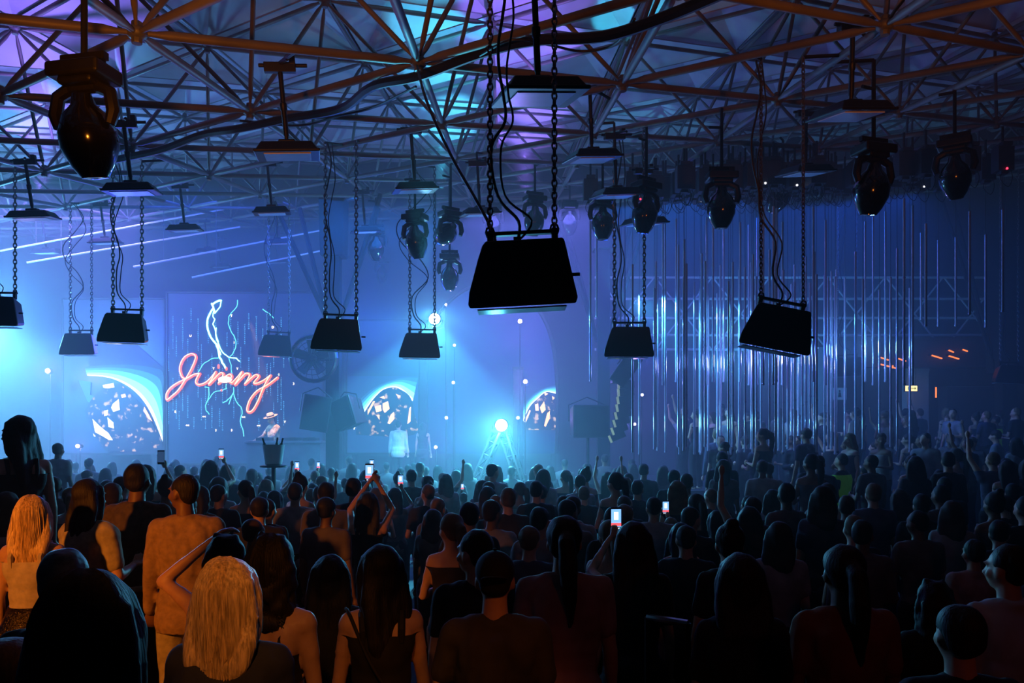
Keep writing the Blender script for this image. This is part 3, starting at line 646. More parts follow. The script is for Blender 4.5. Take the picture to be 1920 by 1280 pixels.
for k, px in enumerate(xs1):
    d = 13.6+2.6*rx.random() if px < 1660 else 13.0+3*rx.random()
    if px in (1706, 1186): yb = 848
    elif px > 1800: yb = 600+rx.uniform(-20, 15)
    elif px > 1720: yb = rx.choice([612, 722, 600])
    elif px < 1130: yb = rx.choice([595, 715])
    else: yb = rx.choice([848, 842, 838, 722, 716, 845, 852])
    p = at(px, yb, d); L = rx.uniform(2.9, 3.7) if yb > 700 else 1.7
    tp = min(p.z+L, zroof(p.x, d)-1.1)
    L = tp-p.z
    o = empty('acrylic_rod', p, label=(('long' if yb > 800 else 'medium length' if yb > 680 else 'short')+' clear rod in '+('the left third' if px < 1370 else 'the middle third' if px < 1540 else 'the right third')+' of the rod curtain') if px > 1140 else 'thin acrylic rod left of the right column', cat='rod', group='rod curtain' if px > 1140 else 'rods left of the column')
    inst('shaft', unit_rod, o, Matrix.Diagonal((1, 1, L, 1)))
    for zz in (.02, .9, 1.8):
        if zz < L: inst('joint', ring_me, o, Matrix.Translation((0, 0, zz)))
    zt = zroof(p.x, d)
    MB().tube((0, 0, L), (0, 0, zt-p.z-.75), .004, n=5).build('wire', CHAINM, o)
    w_ = empty('winch', (p.x, d, zt-.75), label='dark winch box above '+('the rods left of the right column' if px < 1140 else 'the far left of the rod curtain' if px < 1270 else 'the left part of the rod curtain' if px < 1370 else 'the middle of the rod curtain' if px < 1460 else 'the right part of the rod curtain' if px < 1560 else 'the sparse right end of the rod curtain'), cat='winch', group='winches over the rods')
    inst('box', wm, w_); MB().tube((0, 0, .45), (0, 0, .75), .02).build('hanger', BLACK, w_)
    cb = MB(); cb.path(smooth3([Vector((-.05, -.1, 0)), Vector((-.1, -.1, -.15)), Vector((.02, -.12, -.28)), Vector((.1, -.1, -.12)), Vector((.06, -.1, .02))]), .006, 5); cb.build('cable', CABM, w_)
    if k % 7 == 3: MB().ell((0, -.12, .02), .018, nu=8, nv=6).build('indicator_light', em('led_red', (1, .02, .05), 6) if k % 2 else em('led_white', (.9, .9, 1), 5), w_)
# ------------------------------------------------------------------ cables and chains on the frame
def cable(name, pts, r, label, m=CABM):
    o = MB().path(smooth3([Vector(p) for p in pts]), r, 7).build(name, m); return tag(o, label, 'cable')
def onroof(px, py, dz=-.07):
    # point of the frame's lower plane seen at a pixel
    u = (px-960)/F; v = (HY-py)/F
    d = (ro.z-CZ+NU.x/NU.z*ro.x+NU.y/NU.z*ro.y)/(v+NU.x/NU.z*u+NU.y/NU.z); return Vector((u*d, d, CZ+v*d+dz))
cable('cable_bundle', [onroof(x, y, -.09+.05*math.sin(x)) for x, y in ((1480,-80),(1370,-38),(1250,6),(1130,40),(1000,66),(900,92),(785,122),(700,150),(640,182),(540,205),(450,222),(380,240),(300,262),(200,285))], .05, 'thick black cable bundle lashed along a diagonal frame pipe')
cable('drooping_cable', [onroof(x, y) for x, y in ((1190,20),(1150,70),(1090,82),(1030,70),(960,60),(900,90))], .012, 'thin black cable drooping between pipes at top centre')
cable('slanting_cable', [onroof(782, 110), at(800, 190, 6.6), at(845, 290, 6.2), at(890, 370, 5.9), at(922, 430, 5.7), at(930, 462, 5.6)], .012, 'long slanting cable feeding the largest floodlight')
cable('drooping_cable', [onroof(x, y) for x, y in ((450,215),(560,225),(640,205),(700,190),(780,150))], .014, 'black cable sagging beside the second largest panel lamp')
# ------------------------------------------------------------------ people
def remesh(mb, name, m, vox, it=4, wr=0, wscale=9, hem=None):
    me0 = bpy.data.meshes.new('t'); me0.from_pydata(mb.v, [], mb.f)
    bm = bmesh.new(); bm.from_mesh(me0); bmesh.ops.recalc_face_normals(bm, faces=bm.faces); bm.to_mesh(me0); bm.free()
    o = bpy.data.objects.new('t', me0); COL.objects.link(o)
    r = o.modifiers.new('r', 'REMESH'); r.mode = 'VOXEL'; r.voxel_size = vox
    if it: q = o.modifiers.new('s', 'SMOOTH'); q.factor = .6; q.iterations = it
    me = bpy.data.meshes.new_from_object(o.evaluated_get(bpy.context.evaluated_depsgraph_get()))
    bpy.data.objects.remove(o); bpy.data.meshes.remove(me0)
    me.name = name; me.materials.clear(); me.materials.append(m)
    if wr or hem:
        bm = bmesh.new(); bm.from_mesh(me)
        if wr:
            for v in bm.verts:
                c = v.co; v.co = c+v.normal*wr*(noise.noise(Vector((c.x*wscale, c.y*wscale, c.z*wscale*.45)))+.5*noise.noise(Vector((c.x*26, c.y*26, c.z*9))))
        for co, no in (hem or []):
            g = list(bm.verts)+list(bm.edges)+list(bm.faces)
            bmesh.ops.bisect_plane(bm, geom=g, plane_co=co, plane_no=no, clear_outer=True)
        bm.to_mesh(me); bm.free()
    me.shade_smooth(); return me
V = Vector
def rot_about(p, c, R): return R @ (V(p)-V(c))+V(c)
def figure(H=1.75, fem=False, arms=('down', 'down'), yaw=0, pitch=0, lean=0, hand=False, k=None):
    """joint table for a standing figure facing +Y, feet at z=0"""
    k = H/1.75; J = dict(k=k, fem=fem)
    sw = .148*k if fem else .172*k; hw = .09*k
    J['pel'] = V((0, 0, .93*k)); J['waist'] = V((0, .0, 1.06*k)); J['chest'] = V((0, -.005, 1.27*k)); J['neck'] = V((0, -.01, 1.46*k)); J['hc'] = V((0, .015*k, 1.635*k))
    J['R'] = Matrix.Rotation(yaw, 3, 'Z') @ Matrix.Rotation(pitch, 3, 'X'); J['arms'] = []; J['sw'] = sw
    for s_, mode in zip((-1, 1), arms):
        sh = V((s_*sw, 0, 1.415*k))
        D = {'down': ((.045, .0, -.29), (.02, .07, -.25)), 'bent': ((.07, .02, -.28), (-.12, .22, .03)), 'up': ((.10, .10, .24), (-.03, .07, .26)),
             'phone': ((.07, .24, .06), (-.15, .12, .22)), 'phone_high': ((.06, .18, .15), (-.155, .10, .25)), 'raise': ((.16, .05, .20), (.02, .02, .26)), 'head': ((.20, .10, .10), (-.24, .0, .20)), 'hip': ((.13, -.06, -.26), (-.05, .14, -.16)), 'drink': ((.08, .10, -.25), (-.02, .16, .20)), 'desk': ((.06, .16, -.22), (-.02, .24, -.10))}[mode]
        el = sh+V((s_*D[0][0], D[0][1], D[0][2]))*k; wr = el+V((s_*D[1][0], D[1][1], D[1][2]))*k
        J['arms'].append((s_, sh, el, wr))
    J['legs'] = [(s_, V((s_*hw, 0, .90*k)), V((s_*hw*1.05, .03, .50*k)), V((s_*hw*1.1, -.01, .09*k))) for s_ in (-1, 1)]
    return J
def torso(mb, J, f=0.0, low=True, high=True):
    k = J['k']; fe = J['fem']
    wa = (.125 if fe else .148)*k; ch = (.138 if fe else .160)*k; hp = (.168 if fe else .158)*k
    if low: mb.ell(J['pel'], (hp+f, .115*k+f, .13*k+f)); mb.ell(J['pel']+V((0, -.04, -.06))*k, (hp*.9+f, .10*k+f, .10*k+f))
    mb.ell(J['waist'], (wa+f, .095*k+f, .17*k+f)); mb.ell((J['waist']+J['chest'])/2, ((wa+ch)/2+f, .10*k+f, .16*k+f))
    if high:
        mb.ell(J['chest'], (ch+f, .112*k+f, .17*k+f))
        for s_, sh, el, wr in J['arms']:
            mb.cap(J['chest']+V((s_*.05, 0, .12))*k, sh+V((-s_*.01, 0, -.02))*k, .075*k+f, .058*k+f)
            mb.cap(J['neck']+V((s_*.02, -.005, -.02))*k, sh+V((-s_*.02, 0, .0))*k, .05*k+f, .045*k+f)
            mb.ell(J['chest']+V((s_*.075, -.05, .06))*k, (.07*k+f, .05*k+f, .10*k+f))
def hand_geo(mb, wr, dirn, side, k, curl=.5, hold=False):
    d = V(dirn).normalized(); up = V((0, 0, 1)) if abs(d.z) < .85 else V((0, -1, 0)); w = d.cross(up).normalized()*side; n = w.cross(d).normalized()
    if n.y < 0 and abs(d.z) > .6: pass
    pc = wr+d*.045*k; R_ = Matrix((w, d, n)).transposed(); mb.ell(pc, (.040*k, .052*k, .017*k), R_, 12, 8)
    for i, L in enumerate((.068, .078, .073, .058)):
        b = wr+d*.082*k+w*(.030-.020*i)*k; c1 = b+(d*math.cos(curl)-n*math.sin(curl)*-1)*L*.45*k; c2 = c1+(d*math.cos(curl*2.2)+n*math.sin(curl*2.2))*L*.35*k; c3 = c2+(d*math.cos(curl*3)+n*math.sin(curl*3))*L*.25*k
        mb.path([b-d*.02, b, c1, c2, c3], [.009*k, .0095*k, .009*k, .008*k, .0065*k], 7)
    b = wr+d*.03*k+w*.034*k; mb.path([b-w*.01, b, b+(w*.7+d*.7)*.032*k, b+(w*.45+d+n*.4)*.055*k], [.012*k, .012*k, .010*k, .008*k], 7)
def limbs(mb, J, near=True, dirs=None):
    k = J['k']; t = .88 if J['fem'] else 1.0
    for s_, sh, el, wr in J['arms']:
        mb.cap(sh, el, .047*k*t, .036*k*t); mb.cap(sh+V((0, 0, -.02)), sh+(el-sh)*.5, .048*k*t, .045*k*t); mb.cap(el, el+(wr-el)*.45, .038*k*t, .036*k*t); mb.cap(el+(wr-el)*.3, wr, .036*k*t, .024*k*t)
        d = (wr-el).normalized()
        if near: hand_geo(mb, wr, d, s_, k)
        else: mb.ell(wr+d*.07*k, (.035, .035, .055))
    for s_, a, b, c in J['legs']:
        mb.cap(a, b, .085*k, .056*k); mb.cap(b, b+(c-b)*.4, .056*k, .058*k); mb.cap(b+(c-b)*.3, c, .056*k, .038*k); mb.cap(c+V((0, -.03, -.045)), c+V((0, .13, -.055)), .035*k, .030*k)
def head_geo(mb, J, near=True):
    k = J['k']; c = J['hc']; R = J['R']
    q = lambda p: rot_about(c+V(p)*k, J['neck'], R)
    mb.cap(J['neck']+V((0, .0, -.04)), q((0, -.012, -.07)), .062*k, .052*k)
    mb.ell(q((0, -.012, .02)), (.076*k, .092*k, .088*k), R); mb.ell(q((0, .015, -.03)), (.064*k, .072*k, .082*k), R); mb.ell(q((0, .045, -.082)), (.036*k, .035*k, .026*k), R)
    if near:
        mb.path([q((0, .082, .012)), q((0, .098, -.018)), q((0, .112, -.038)), q((0, .088, -.046))], [.008*k, .011*k, .015*k, .010*k], 8)
        for s_ in (-1, 1):
            mb.ell(q((s_*.076, -.004, -.02)), (.010*k, .024*k, .032*k), R @ Matrix.Rotation(.25*s_, 3, 'Z')); mb.ell(q((s_*.032, .076, .022)), (.026*k, .012*k, .008*k), R); mb.ell(q((s_*.05, .05, -.03)), (.022*k, .022*k, .022*k), R)
        mb.ell(q((0, .088, -.060)), (.022*k, .010*k, .005*k), R); mb.ell(q((0, .086, -.070)), (.020*k, .010*k, .006*k), R)
def hair_geo(mb, J, style, near=True):
    k = J['k']; c = J['hc']; R = J['R']; q = lambda p: rot_about(c+V(p)*k, J['neck'], R)
    if style == 'short': mb.ell(q((0, -.026, .036)), (.084*k, .094*k, .088*k), R); mb.ell(q((0, -.052, -.01)), (.072*k, .058*k, .07*k), R)
    elif style == 'crop': mb.ell(q((0, -.022, .030)), (.080*k, .092*k, .085*k), R); mb.ell(q((0, -.05, -.015)), (.066*k, .052*k, .062*k), R)
    elif style == 'cap':
        mb.ell(q((0, -.015, .036)), (.086*k, .102*k, .086*k), R); mb.ell(q((0, -.05, -.02)), (.068*k, .05*k, .05*k), R)
    else:
        mb.ell(q((0, -.024, .036)), (.090*k, .100*k, .092*k), R)
        if style == 'bun': mb.ell(q((0, -.05, -.01)), (.074*k, .056*k, .08*k), R); mb.ell(q((0, -.07, .125)), (.042*k, .042*k, .04*k), R)
        elif style == 'pony':
            mb.ell(q((0, -.05, -.01)), (.074*k, .056*k, .08*k), R); mb.path([q((0, -.10, .05)), q((0, -.15, .02)), q((.01, -.16, -.10)), q((.02, -.14, -.25)), q((.02, -.13, -.38))], [.03*k, .04*k, .045*k, .035*k, .012*k], 10)
        elif style == 'curly':
            rr = random.Random(5)
            mb.ell(q((0, -.045, -.06)), (.085*k, .06*k, .13*k), R)
            for _ in range(260):
                a = rr.uniform(0, 2*PI); z = rr.uniform(-.24, .11); r_ = .078+.018*(z < 0)-.03*(z > .06); p = (r_*math.cos(a), -.035+min(.02, r_*math.sin(a)*.9), z); w = rr.uniform(.016, .024)*k; mb.ell(q(p), (w, w, w*1.3), nu=8, nv=6)
        else:
            L = {'long': .42, 'mid': .27, 'bob': .16}[style]
            mb.ell(q((0, -.045, -.04)), (.086*k, .066*k, .12*k), R)
            for s_ in (-1, -.35, .35, 1):
                mb.path([q((s_*.055, -.045, .05)), q((s_*.078, -.055, -.06)), q((s_*.085, -.078, -.15)), q((s_*.075, -.098, -.15-(L-.15)*.6)), q((s_*.055, -.10, -L))], [.045*k, .044*k, .044*k, .038*k, .014*k], 10, flat=.75)
            for s_ in (-1, 1): mb.path([q((s_*.05, .02, .07)), q((s_*.082, .015, -.01)), q((s_*.088, -.01, -.12)), q((s_*.08, -.05, -.2 if L > .2 else -.15))], [.03*k, .028*k, .03*k, .02*k], 8)
def sleeves(mb, J, frac, f=.012):
    k = J['k']; t = .9 if J['fem'] else 1.0
    for s_, sh, el, wr in J['arms']:
        if frac <= 1: mb.cap(sh, sh+(el-sh)*frac, .052*k*t+f, .044*k*t+f)
        else: mb.cap(sh, el, .052*k*t+f, .042*k*t+f); mb.cap(el, el+(wr-el)*(frac-1), .042*k*t+f, .034*k*t+f)
def legs_geo(mb, J, f=.012, to=1.0):
    k = J['k']; hp = (.168 if J['fem'] else .158)*k
    mb.ell(J['pel']+V((0, -.005, 0)), (hp+f, .12*k+f, .12*k+f)); mb.ell(J['pel']+V((0, -.045, -.06))*k, (hp*.9+f, .10*k+f, .10*k+f))
    for s_, a, b, c in J['legs']:
        if to <= .5: mb.cap(a, a+(b-a)*to*2*.8, .095*k+f, .080*k+f)
        else: mb.cap(a, b, .09*k+f, .066*k+f); mb.cap(b, c, .066*k+f, .055*k+f)
def person_full(px, py, s, label, H, fem=False, arms=('down', 'down'), yaw=0, turn=0, hair='short', hm=None, sk=None, top=None, topm=None, bot='trousers', botm=None, vox=.012, pitch=0, lean=0, group=None, extra=None, hand=True, dd=None, strands=None):
    d = dd or F*.24/s; P_ = at(px, py, d); z0 = P_.z-H*1.0
    J = figure(H, fem, arms, yaw, pitch); k = J['k']
    r = empty('person', (P_.x, d, ground(P_.x, d)), rz=turn, label=label, cat='person', group=group); r.rotation_euler = (lean, 0, turn)
    # height follows the photographed head top and the ground it stands on
    sc = (P_.z-r.location.z)/H; r.scale = (1, 1, 1)
    if sc < .9 or sc > 1.12: print('HEIGHT', label, round(P_.z-r.location.z, 2), H)
    J = figure(P_.z-r.location.z-.005, fem, arms, yaw, pitch); k = J['k']
    mb = MB(); torso(mb, J); limbs(mb, J, hand); head_geo(mb, J)
    b = inst('body', remesh(mb, 'body', sk or SKIN, vox, 3), r)
    mb = MB(); hair_geo(mb, J, hair); h = inst('cap' if hair == 'cap' else 'hair', remesh(mb, 'hair', hm or HDARK, vox, 3, .006 if hair != 'cap' else 0, 22), r)
    if hair == 'cap':
        q = lambda p: rot_about(J['hc']+V(p)*k, J['neck'], J['R'])
        mb = MB(); mb.ell(q((0, -.118, .02)), (.058, .05, .008), J['R'] @ Matrix.Rotation(-.35, 3, 'X')); mb.ell(q((0, -.015, .125)), (.01, .01, .006)); mb.build('cap_brim', hm or HDARK, r)
    if strands: strand_hair(J, r, hair, hm or HDARK, strands)
    if top:
        mb = MB(); kk = J['k']
        if top in ('tee', 'shirt', 'shirt_rolled', 'loose'):
            f = .016 if top != 'loose' else .026; torso(mb, J, f); sleeves(mb, J, {'tee': .62, 'shirt': 1.92, 'shirt_rolled': 1.25, 'loose': .7}[top], .012)
            mb.ell(J['pel']+V((0, -.01, .02)), (.17*kk+f, .13*kk+f, .12*kk+f)); mb.ell(J['pel']+V((0, -.015, -.08)), (.175*kk+f, .14*kk+f, .17*kk+f)) if top != 'tee' else None; hem = [(J['pel']-V((0, 0, .06 if top == 'tee' else .16)), V((0, 0, -1))), (J['neck']+V((0, 0, .035)), V((0, .25, 1)))]
            if top in ('shirt', 'shirt_rolled'): mb.path([J['neck']+V((.058*math.cos(a), .055*math.sin(a)-.003, .012)) for a in [2*PI*t/12 for t in range(13)]], .022, 8, flat=1.0)
            for s_, sh, el, wr in J['arms']:
                if top in ('tee', 'loose'): u = (el-sh).normalized(); hem.append(None)
            hem = [h_ for h_ in hem if h_]
            o = inst('shirt', remesh(mb, 'shirt', topm, vox, 3, .012, 7, hem), r)
            m_ = o.modifiers.new('thick', 'SOLIDIFY'); m_.thickness = .004
        elif top in ('tank', 'crop', 'bra'):
            torso(mb, J, .010); zt = {'tank': 1.36, 'crop': 1.34, 'bra': 1.29}[top]*kk; zb = {'tank': .93, 'crop': 1.10, 'bra': 1.17}[top]*kk
            inst('top', remesh(mb, 'top', topm, vox, 3, .004, 9, [(V((0, 0, zt)), V((0, 0, 1))), (V((0, 0, zb)), V((0, 0, -1)))]), r)
            for s_ in (-1, 1):
                mb = MB(); x = s_*.085*kk; mb.path([V((x, -.10*kk, zt-.03)), V((x, -.108*kk, zt+.03)), V((x*1.05, -.06*kk, 1.455*kk)), V((x, .04*kk, 1.46*kk)), V((x, .12*kk, zt))], .009 if top != 'tank' else .017, 6); mb.build('strap', topm, r)
        elif top == 'dress':
            torso(mb, J, .010); inst('top', remesh(mb, 'top', topm, vox, 3, .004, 9, [(V((0, 0, 1.37*kk)), V((0, 0, 1)))]), r)
            for s_ in (-1, 1): mb = MB(); x = s_*.085*kk; mb.path([V((x, -.10*kk, 1.34*kk)), V((x*1.05, -.06*kk, 1.455*kk)), V((x, .06*kk, 1.45*kk))], .008, 6); mb.build('strap', topm, r)
    mb = MB(); kk = J['k']
    if bot == 'trousers': legs_geo(mb, J, .014); inst('trousers', remesh(mb, 'trousers', botm, vox*1.2, 3, .006, 8), r)
    elif bot == 'shorts':
        legs_geo(mb, J, .014, .5); inst('shorts', remesh(mb, 'shorts', botm, vox, 3, .003, 8, [(V((0, 0, 1.03*kk)), V((0, 0, 1)))]), r)
    elif bot == 'skirt':
        n = 40; prof = [(1.08, .135), (1.02, .155), (.94, .185), (.80, .235), (.62, .29)]
        vs = []; fs = []
        for z, rr in prof:
            for t in range(n): a = 2*PI*t/n; w = rr*(1+.06*(1.08-z)*2*math.sin(t*PI*.5+.5)); vs.append(V((w*math.cos(a), w*.8*math.sin(a)-.01, z))*kk)
        for i in range(len(prof)-1):
            for t in range(n): fs.append((i*n+t, i*n+(t+1) % n, (i+1)*n+(t+1) % n, (i+1)*n+t))
        o = mb.add(vs, fs).build('skirt', botm, r); m_ = o.modifiers.new('s', 'SOLIDIFY'); m_.thickness = .004
    if extra: extra(r, J)
    return r, J
def strand_hair(J, r, style, m, n):
    k = J['k']; c = J['hc']; R = J['R']; q = lambda p: rot_about(c+V(p)*k, J['neck'], R); rr = random.Random(n); mb = MB()
    L = {'long': .46, 'mid': .30, 'bob': .17, 'curly': .24}.get(style, .3)
    for i in range(n):
        a = rr.uniform(-2.7, -.44); x = math.cos(a); y = math.sin(a); o = rr.uniform(0, .010); w1 = rr.uniform(-.012, .012); w2 = rr.uniform(-.02, .02); l = L*rr.uniform(.8, 1.05)
        cl = .018 if style == 'curly' else .004
        pts = [q((x*.02, -.03+y*.02, .131)), q((x*.062, -.03+y*.066, .108)), q((x*(.090+o), -.03+y*(.098+o), .03)), q((x*(.094+o)+w1*.4, -.03+y*(.094+o), -.07)), q((x*(.096+o)+w1, -.035+y*(.085+o)+cl, -.16)), q((x*.086+w1+w2*.5-cl, -.06+y*.06, -.16-(l-.16)*.5)), q((x*.07+w2+w1+cl, -.07+y*.045, -l))]
        mb.path(smooth3(pts, 3), [.0030]*3+[.0036]*12+[.003, .0022, .0014, .0008] if False else .0030, 4, cap=False)
    o = mb.build('hair_strands', m, r); o['kind'] = 'stuff'
def held_phone(p, label, rz=0, rx_=0, sz=1.0, pic='stage', dark=False):
    r = empty('phone', p, label=label, cat='phone'); r.rotation_euler = (rx_, 0, rz)
    MB().box((0, 0, 0), (.078*sz, .009, .160*sz)).build('case', BLACKP, r, smooth=False, bevel=.003)
    c1 = em('phone_blue', (.22, .5, 1), 1.3); c2 = em('phone_white', (.8, .9, 1), 2.2); c3 = em('phone_red', (1, .08, .10), 1.8); c4 = em('phone_dim', (.05, .12, .3), .5)
    MB().box((0, -.0052, .005*sz), (.070*sz, .001, .122*sz)).build('screen', c4 if dark else c1, r, smooth=False)
    if not dark:
        MB().box((0, -.0060, .02*sz), (.03*sz, .001, .055*sz)).build('picture_light', c2, r, smooth=False); MB().box((0, -.0060, -.040*sz), (.070*sz, .001, .022*sz)).build('picture_crowd', c3, r, smooth=False)
        for x in (-.02, 0, .02): MB().box((x*sz, -.0062, -.067*sz), (.008*sz, .001, .008*sz)).build('button', c2, r, smooth=False)
    return r
TAN = mat('tan_linen', (.34, .22, .13), .85, noise_=.25, bump=.3, nscale=30); KHAKI = mat('khaki_cotton', (.42, .36, .22), .85, noise_=.25, bump=.4, nscale=24); OLIVE = mat('brown_denim', (.10, .07, .05), .85, noise_=.3, bump=.3, nscale=30)
WHT = mat('white_knit', (.48, .42, .36), .8, noise_=.15, nscale=40); SEQ = mat('sequins', (.05, .04, .03), .18, .8, noise_=.9, nscale=90, bump=.9); BLK = mat('black_cotton', (.014, .014, .017), .85, noise_=.3); NAVY = mat('navy_cotton', (.02, .025, .06), .85, noise_=.3)
CREAM = mat('cream_denim', (.55, .40, .22), .8, noise_=.2, nscale=20, bump=.3); YELS = mat('pale_yellow_skirt', (.62, .48, .18), .7, noise_=.25, nscale=5, stretch=(4, 4, .4)); PINKT = mat('pinkish_cotton', (.35, .20, .19), .85, noise_=.2); GREYT = mat('charcoal_tee', (.045, .045, .045), .85, noise_=.3)
LBS = mat('light_blue_shirt', (.45, .52, .55), .8, noise_=.15); ORANGE_LIT = mat('orange_lit_cotton', (.22, .07, .04), .85, noise_=.2); GREENV = mat('high_visibility_vest', (.25, .75, .05), .7, noise_=.1, emit=(.2, .7, .05), es=.02)  # vest green is given a faint glow of its own
def belt(r, J):
    k = J['k']; mb = MB(); pts = [V((.175*k*math.cos(a), .125*k*math.sin(a)-.005, 1.02*k)) for a in [2*PI*t/32 for t in range(33)]]
    for i in range(32):
        mb.box((pts[i]+pts[i+1])/2, (.036, .008, .035), R=(pts[i+1]-pts[i]).to_track_quat('X', 'Z').to_matrix())
    b = mb.build('belt', BLK, r); st = MB()
    for p in pts[16:32]: st.ell(p+V((0, -.008, 0)), .006, nu=6, nv=4)
    o = st.build('studs', mat('steel_stud', (.8, .75, .7), .25, 1), b); o['kind'] = 'stuff'
def xstrap(r, J):
    k = J['k']; MB().path(smooth3([V((-.16, .05, 1.46))*k, V((-.14, -.06, 1.45))*k, V((-.05, -.135, 1.25))*k, V((.08, -.14, 1.05))*k, V((.19, -.08, .92))*k]), .008, 6).build('bag_strap', BLK, r)
def earr(r, J): pass
G = 'guests in the front rows'
# front rows, one by one
person_full(168, 1072, 222, 'nearest dark long haired guest filling the lower left corner', 1.75, fem=True, hair='long', hm=HDARK, top='tank', topm=BLK, botm=BLK, yaw=.1, strands=260)
person_full(122, 1028, 112, 'grey haired guest behind the nearest dark head', 1.78, hair='short', hm=HGREY, top='tee', topm=GREYT, botm=BLK, dd=3.05)
person_full(20, 1195, 150, 'bare shouldered guest cut by the lower left corner', 1.6, fem=True, hair='bob', hm=HBROWN, top='bra', topm=BLK, botm=BLK, dd=2.0)
person_full(62, 930, 74, 'blonde woman in a white tank top and sequin skirt at far left', 1.72, fem=True, hair='mid', hm=HBLOND, top='tank', topm=WHT, bot='skirt', botm=SEQ, strands=240, turn=.15)
person_full(166, 898, 68, 'dark haired guest in a khaki t-shirt beside the blonde in white', 1.75, hair='long', hm=HDARK, top='loose', topm=KHAKI, botm=BLK, turn=-.4, arms=('down', 'bent'), dd=5.3)
person_full(257, 868, 62, 'guest in a dark brown jacket with pale shirt tied at the waist', 1.83, hair='short', top='shirt', topm=OLIVE, botm=BLK, arms=('hip', 'down'), sk=SKIN2, dd=5.9, extra=lambda r, J: (MB().path(smooth3([V((-.17, -.02, 1.0)), V((-.15, -.12, .98)), V((0, -.16, .97)), V((.15, -.12, .98)), V((.17, 0, 1.0))]), .022, 8).box((-.09, -.15, .86), (.12, .03, .24), taper=.8).build('tied_shirt', KHAKI, r)))
person_full(350, 886, 66, 'tall man in a tan long sleeved shirt looking left', 1.82, hair='crop', hm=HDARK, top='shirt', topm=TAN, botm=KHAKI, yaw=1.0, turn=.15, sk=SKIN2, dd=5.25)
person_full(428, 1047, 146, 'blonde woman in a dark top at lower left seen from behind', 1.65, fem=True, hair='mid', hm=HBLOND, top='tee', topm=NAVY, botm=BLK, strands=420, yaw=-.12)
person_full(425, 1003, 84, 'curly haired woman with a bare arm raised to her hair', 1.72, fem=True, hair='curly', hm=HDARK, top='bra', topm=BLK, botm=BLK, arms=('head', 'down'), dd=4.0)
person_full(512, 1003, 96, 'woman in a black crop top, studded belt and cream shorts', 1.75, fem=True, hair='curly', hm=HDARK, top='bra', topm=BLK, bot='shorts', botm=CREAM, extra=belt, turn=-.25, strands=260, arms=('bent', 'down'), dd=3.55)
person_full(715, 1022, 94, 'woman in a dark top and pleated pale yellow skirt with a slanting bag strap', 1.75, fem=True, hair='long', hm=HDARK, top='tank', topm=BLK, bot='skirt', botm=YELS, extra=xstrap, turn=.2, yaw=.5, dd=3.8)
person_full(928, 1032, 100, 'man in a backwards cap and charcoal t-shirt at bottom centre', 1.8, hair='cap', hm=BLK, top='tee', topm=GREYT, botm=BLK, arms=('bent', 'down'), dd=3.5)
person_full(895, 992, 84, 'man in profile just behind the backwards cap', 1.8, hair='short', top='tee', topm=BLK, botm=BLK, yaw=.9, dd=4.3)
person_full(1058, 968, 86, 'broad guest in a pinkish t-shirt just right of centre', 1.9, hair='pony', hm=HDARK, top='tee', topm=PINKT, botm=BLK, dd=4.15)
person_full(1188, 978, 84, 'long haired dark guest standing right of the pinkish t-shirt', 1.85, fem=True, hair='long', hm=HDARK, top='tee', topm=BLK, botm=BLK, dd=4.6)
person_full(1368, 982, 74, 'guest with hair in a top bun at lower right', 1.78, fem=True, hair='bun', top='tee', topm=BLK, botm=BLK, dd=4.9)
person_full(1388, 1038, 100, 'broad dark guest standing in front of the top bun', 1.8, fem=True, hair='mid', top='tee', topm=BLK, botm=BLK, dd=3.6)
person_full(1582, 1022, 98, 'tall guest with a long neck and orange lit shirt back', 1.82, hair='pony', hm=HDARK, sk=SKIN2, top='tee', topm=ORANGE_LIT, botm=BLK, dd=3.65)  # orange light on the back is put into the shirt colour
person_full(1893, 1020, 92, 'man in a pale blue shirt cut by the right picture edge', 1.8, hair='short', top='shirt', topm=LBS, botm=BLK, yaw=.5, dd=4.0)
person_full(1826, 1010, 64, 'shorter guest in a muted shirt left of the pale blue shirt', 1.6, hair='short', top='tee', topm=PINKT, botm=BLK, dd=6.0)
person_full(1750, 1088, 84, 'dark curly haired guest low at the right', 1.65, fem=True, hair='curly', top='tee', topm=BLK, botm=BLK, dd=4.1)
person_full(1800, 1130, 128, 'nearest dark head at the lower right corner', 1.7, hair='short', top='tee', topm=BLK, botm=BLK, dd=2.5)
person_full(620, 1040, 88, 'dark haired woman between the cream shorts and the yellow skirt', 1.7, fem=True, hair='long', top='tee', topm=BLK, botm=BLK, dd=4.2)
person_full(1225, 1262, 120, 'low dark head at the bottom edge right of centre', 1.6, fem=True, hair='bob', hm=HBROWN, top='tee', topm=BLK, botm=BLK, dd=1.9) if False else None
person_full(38, 780, 52, 'long haired woman in left profile standing tall at the left edge', 1.75, fem=True, hair='long', yaw=.75, turn=.7, top='tank', topm=BLK, botm=BLK, dd=7.0)
person_full(690, 922, 52, 'woman holding a bright phone up with both hands left of centre', 1.75, fem=True, hair='long', arms=('phone_high', 'phone_high'), top='tank', topm=BLK, botm=BLK, dd=6.9, vox=.011)
held_phone(at(680, 889, 6.9-.0)+Vector((0, .33, 0)), 'large bright phone held high left of centre filming the stage', sz=1.0)
# raised stand for the woman at the left edge
st = MB().box((0, 0, .30), (.9, .9, .60)).build('podium', RISM, smooth=False, bevel=.02); pw = at(38, 780, 7.0); st.location = (pw.x, 7.0, .25); tag(st, 'dark podium under the long haired woman at the left edge', 'podium')
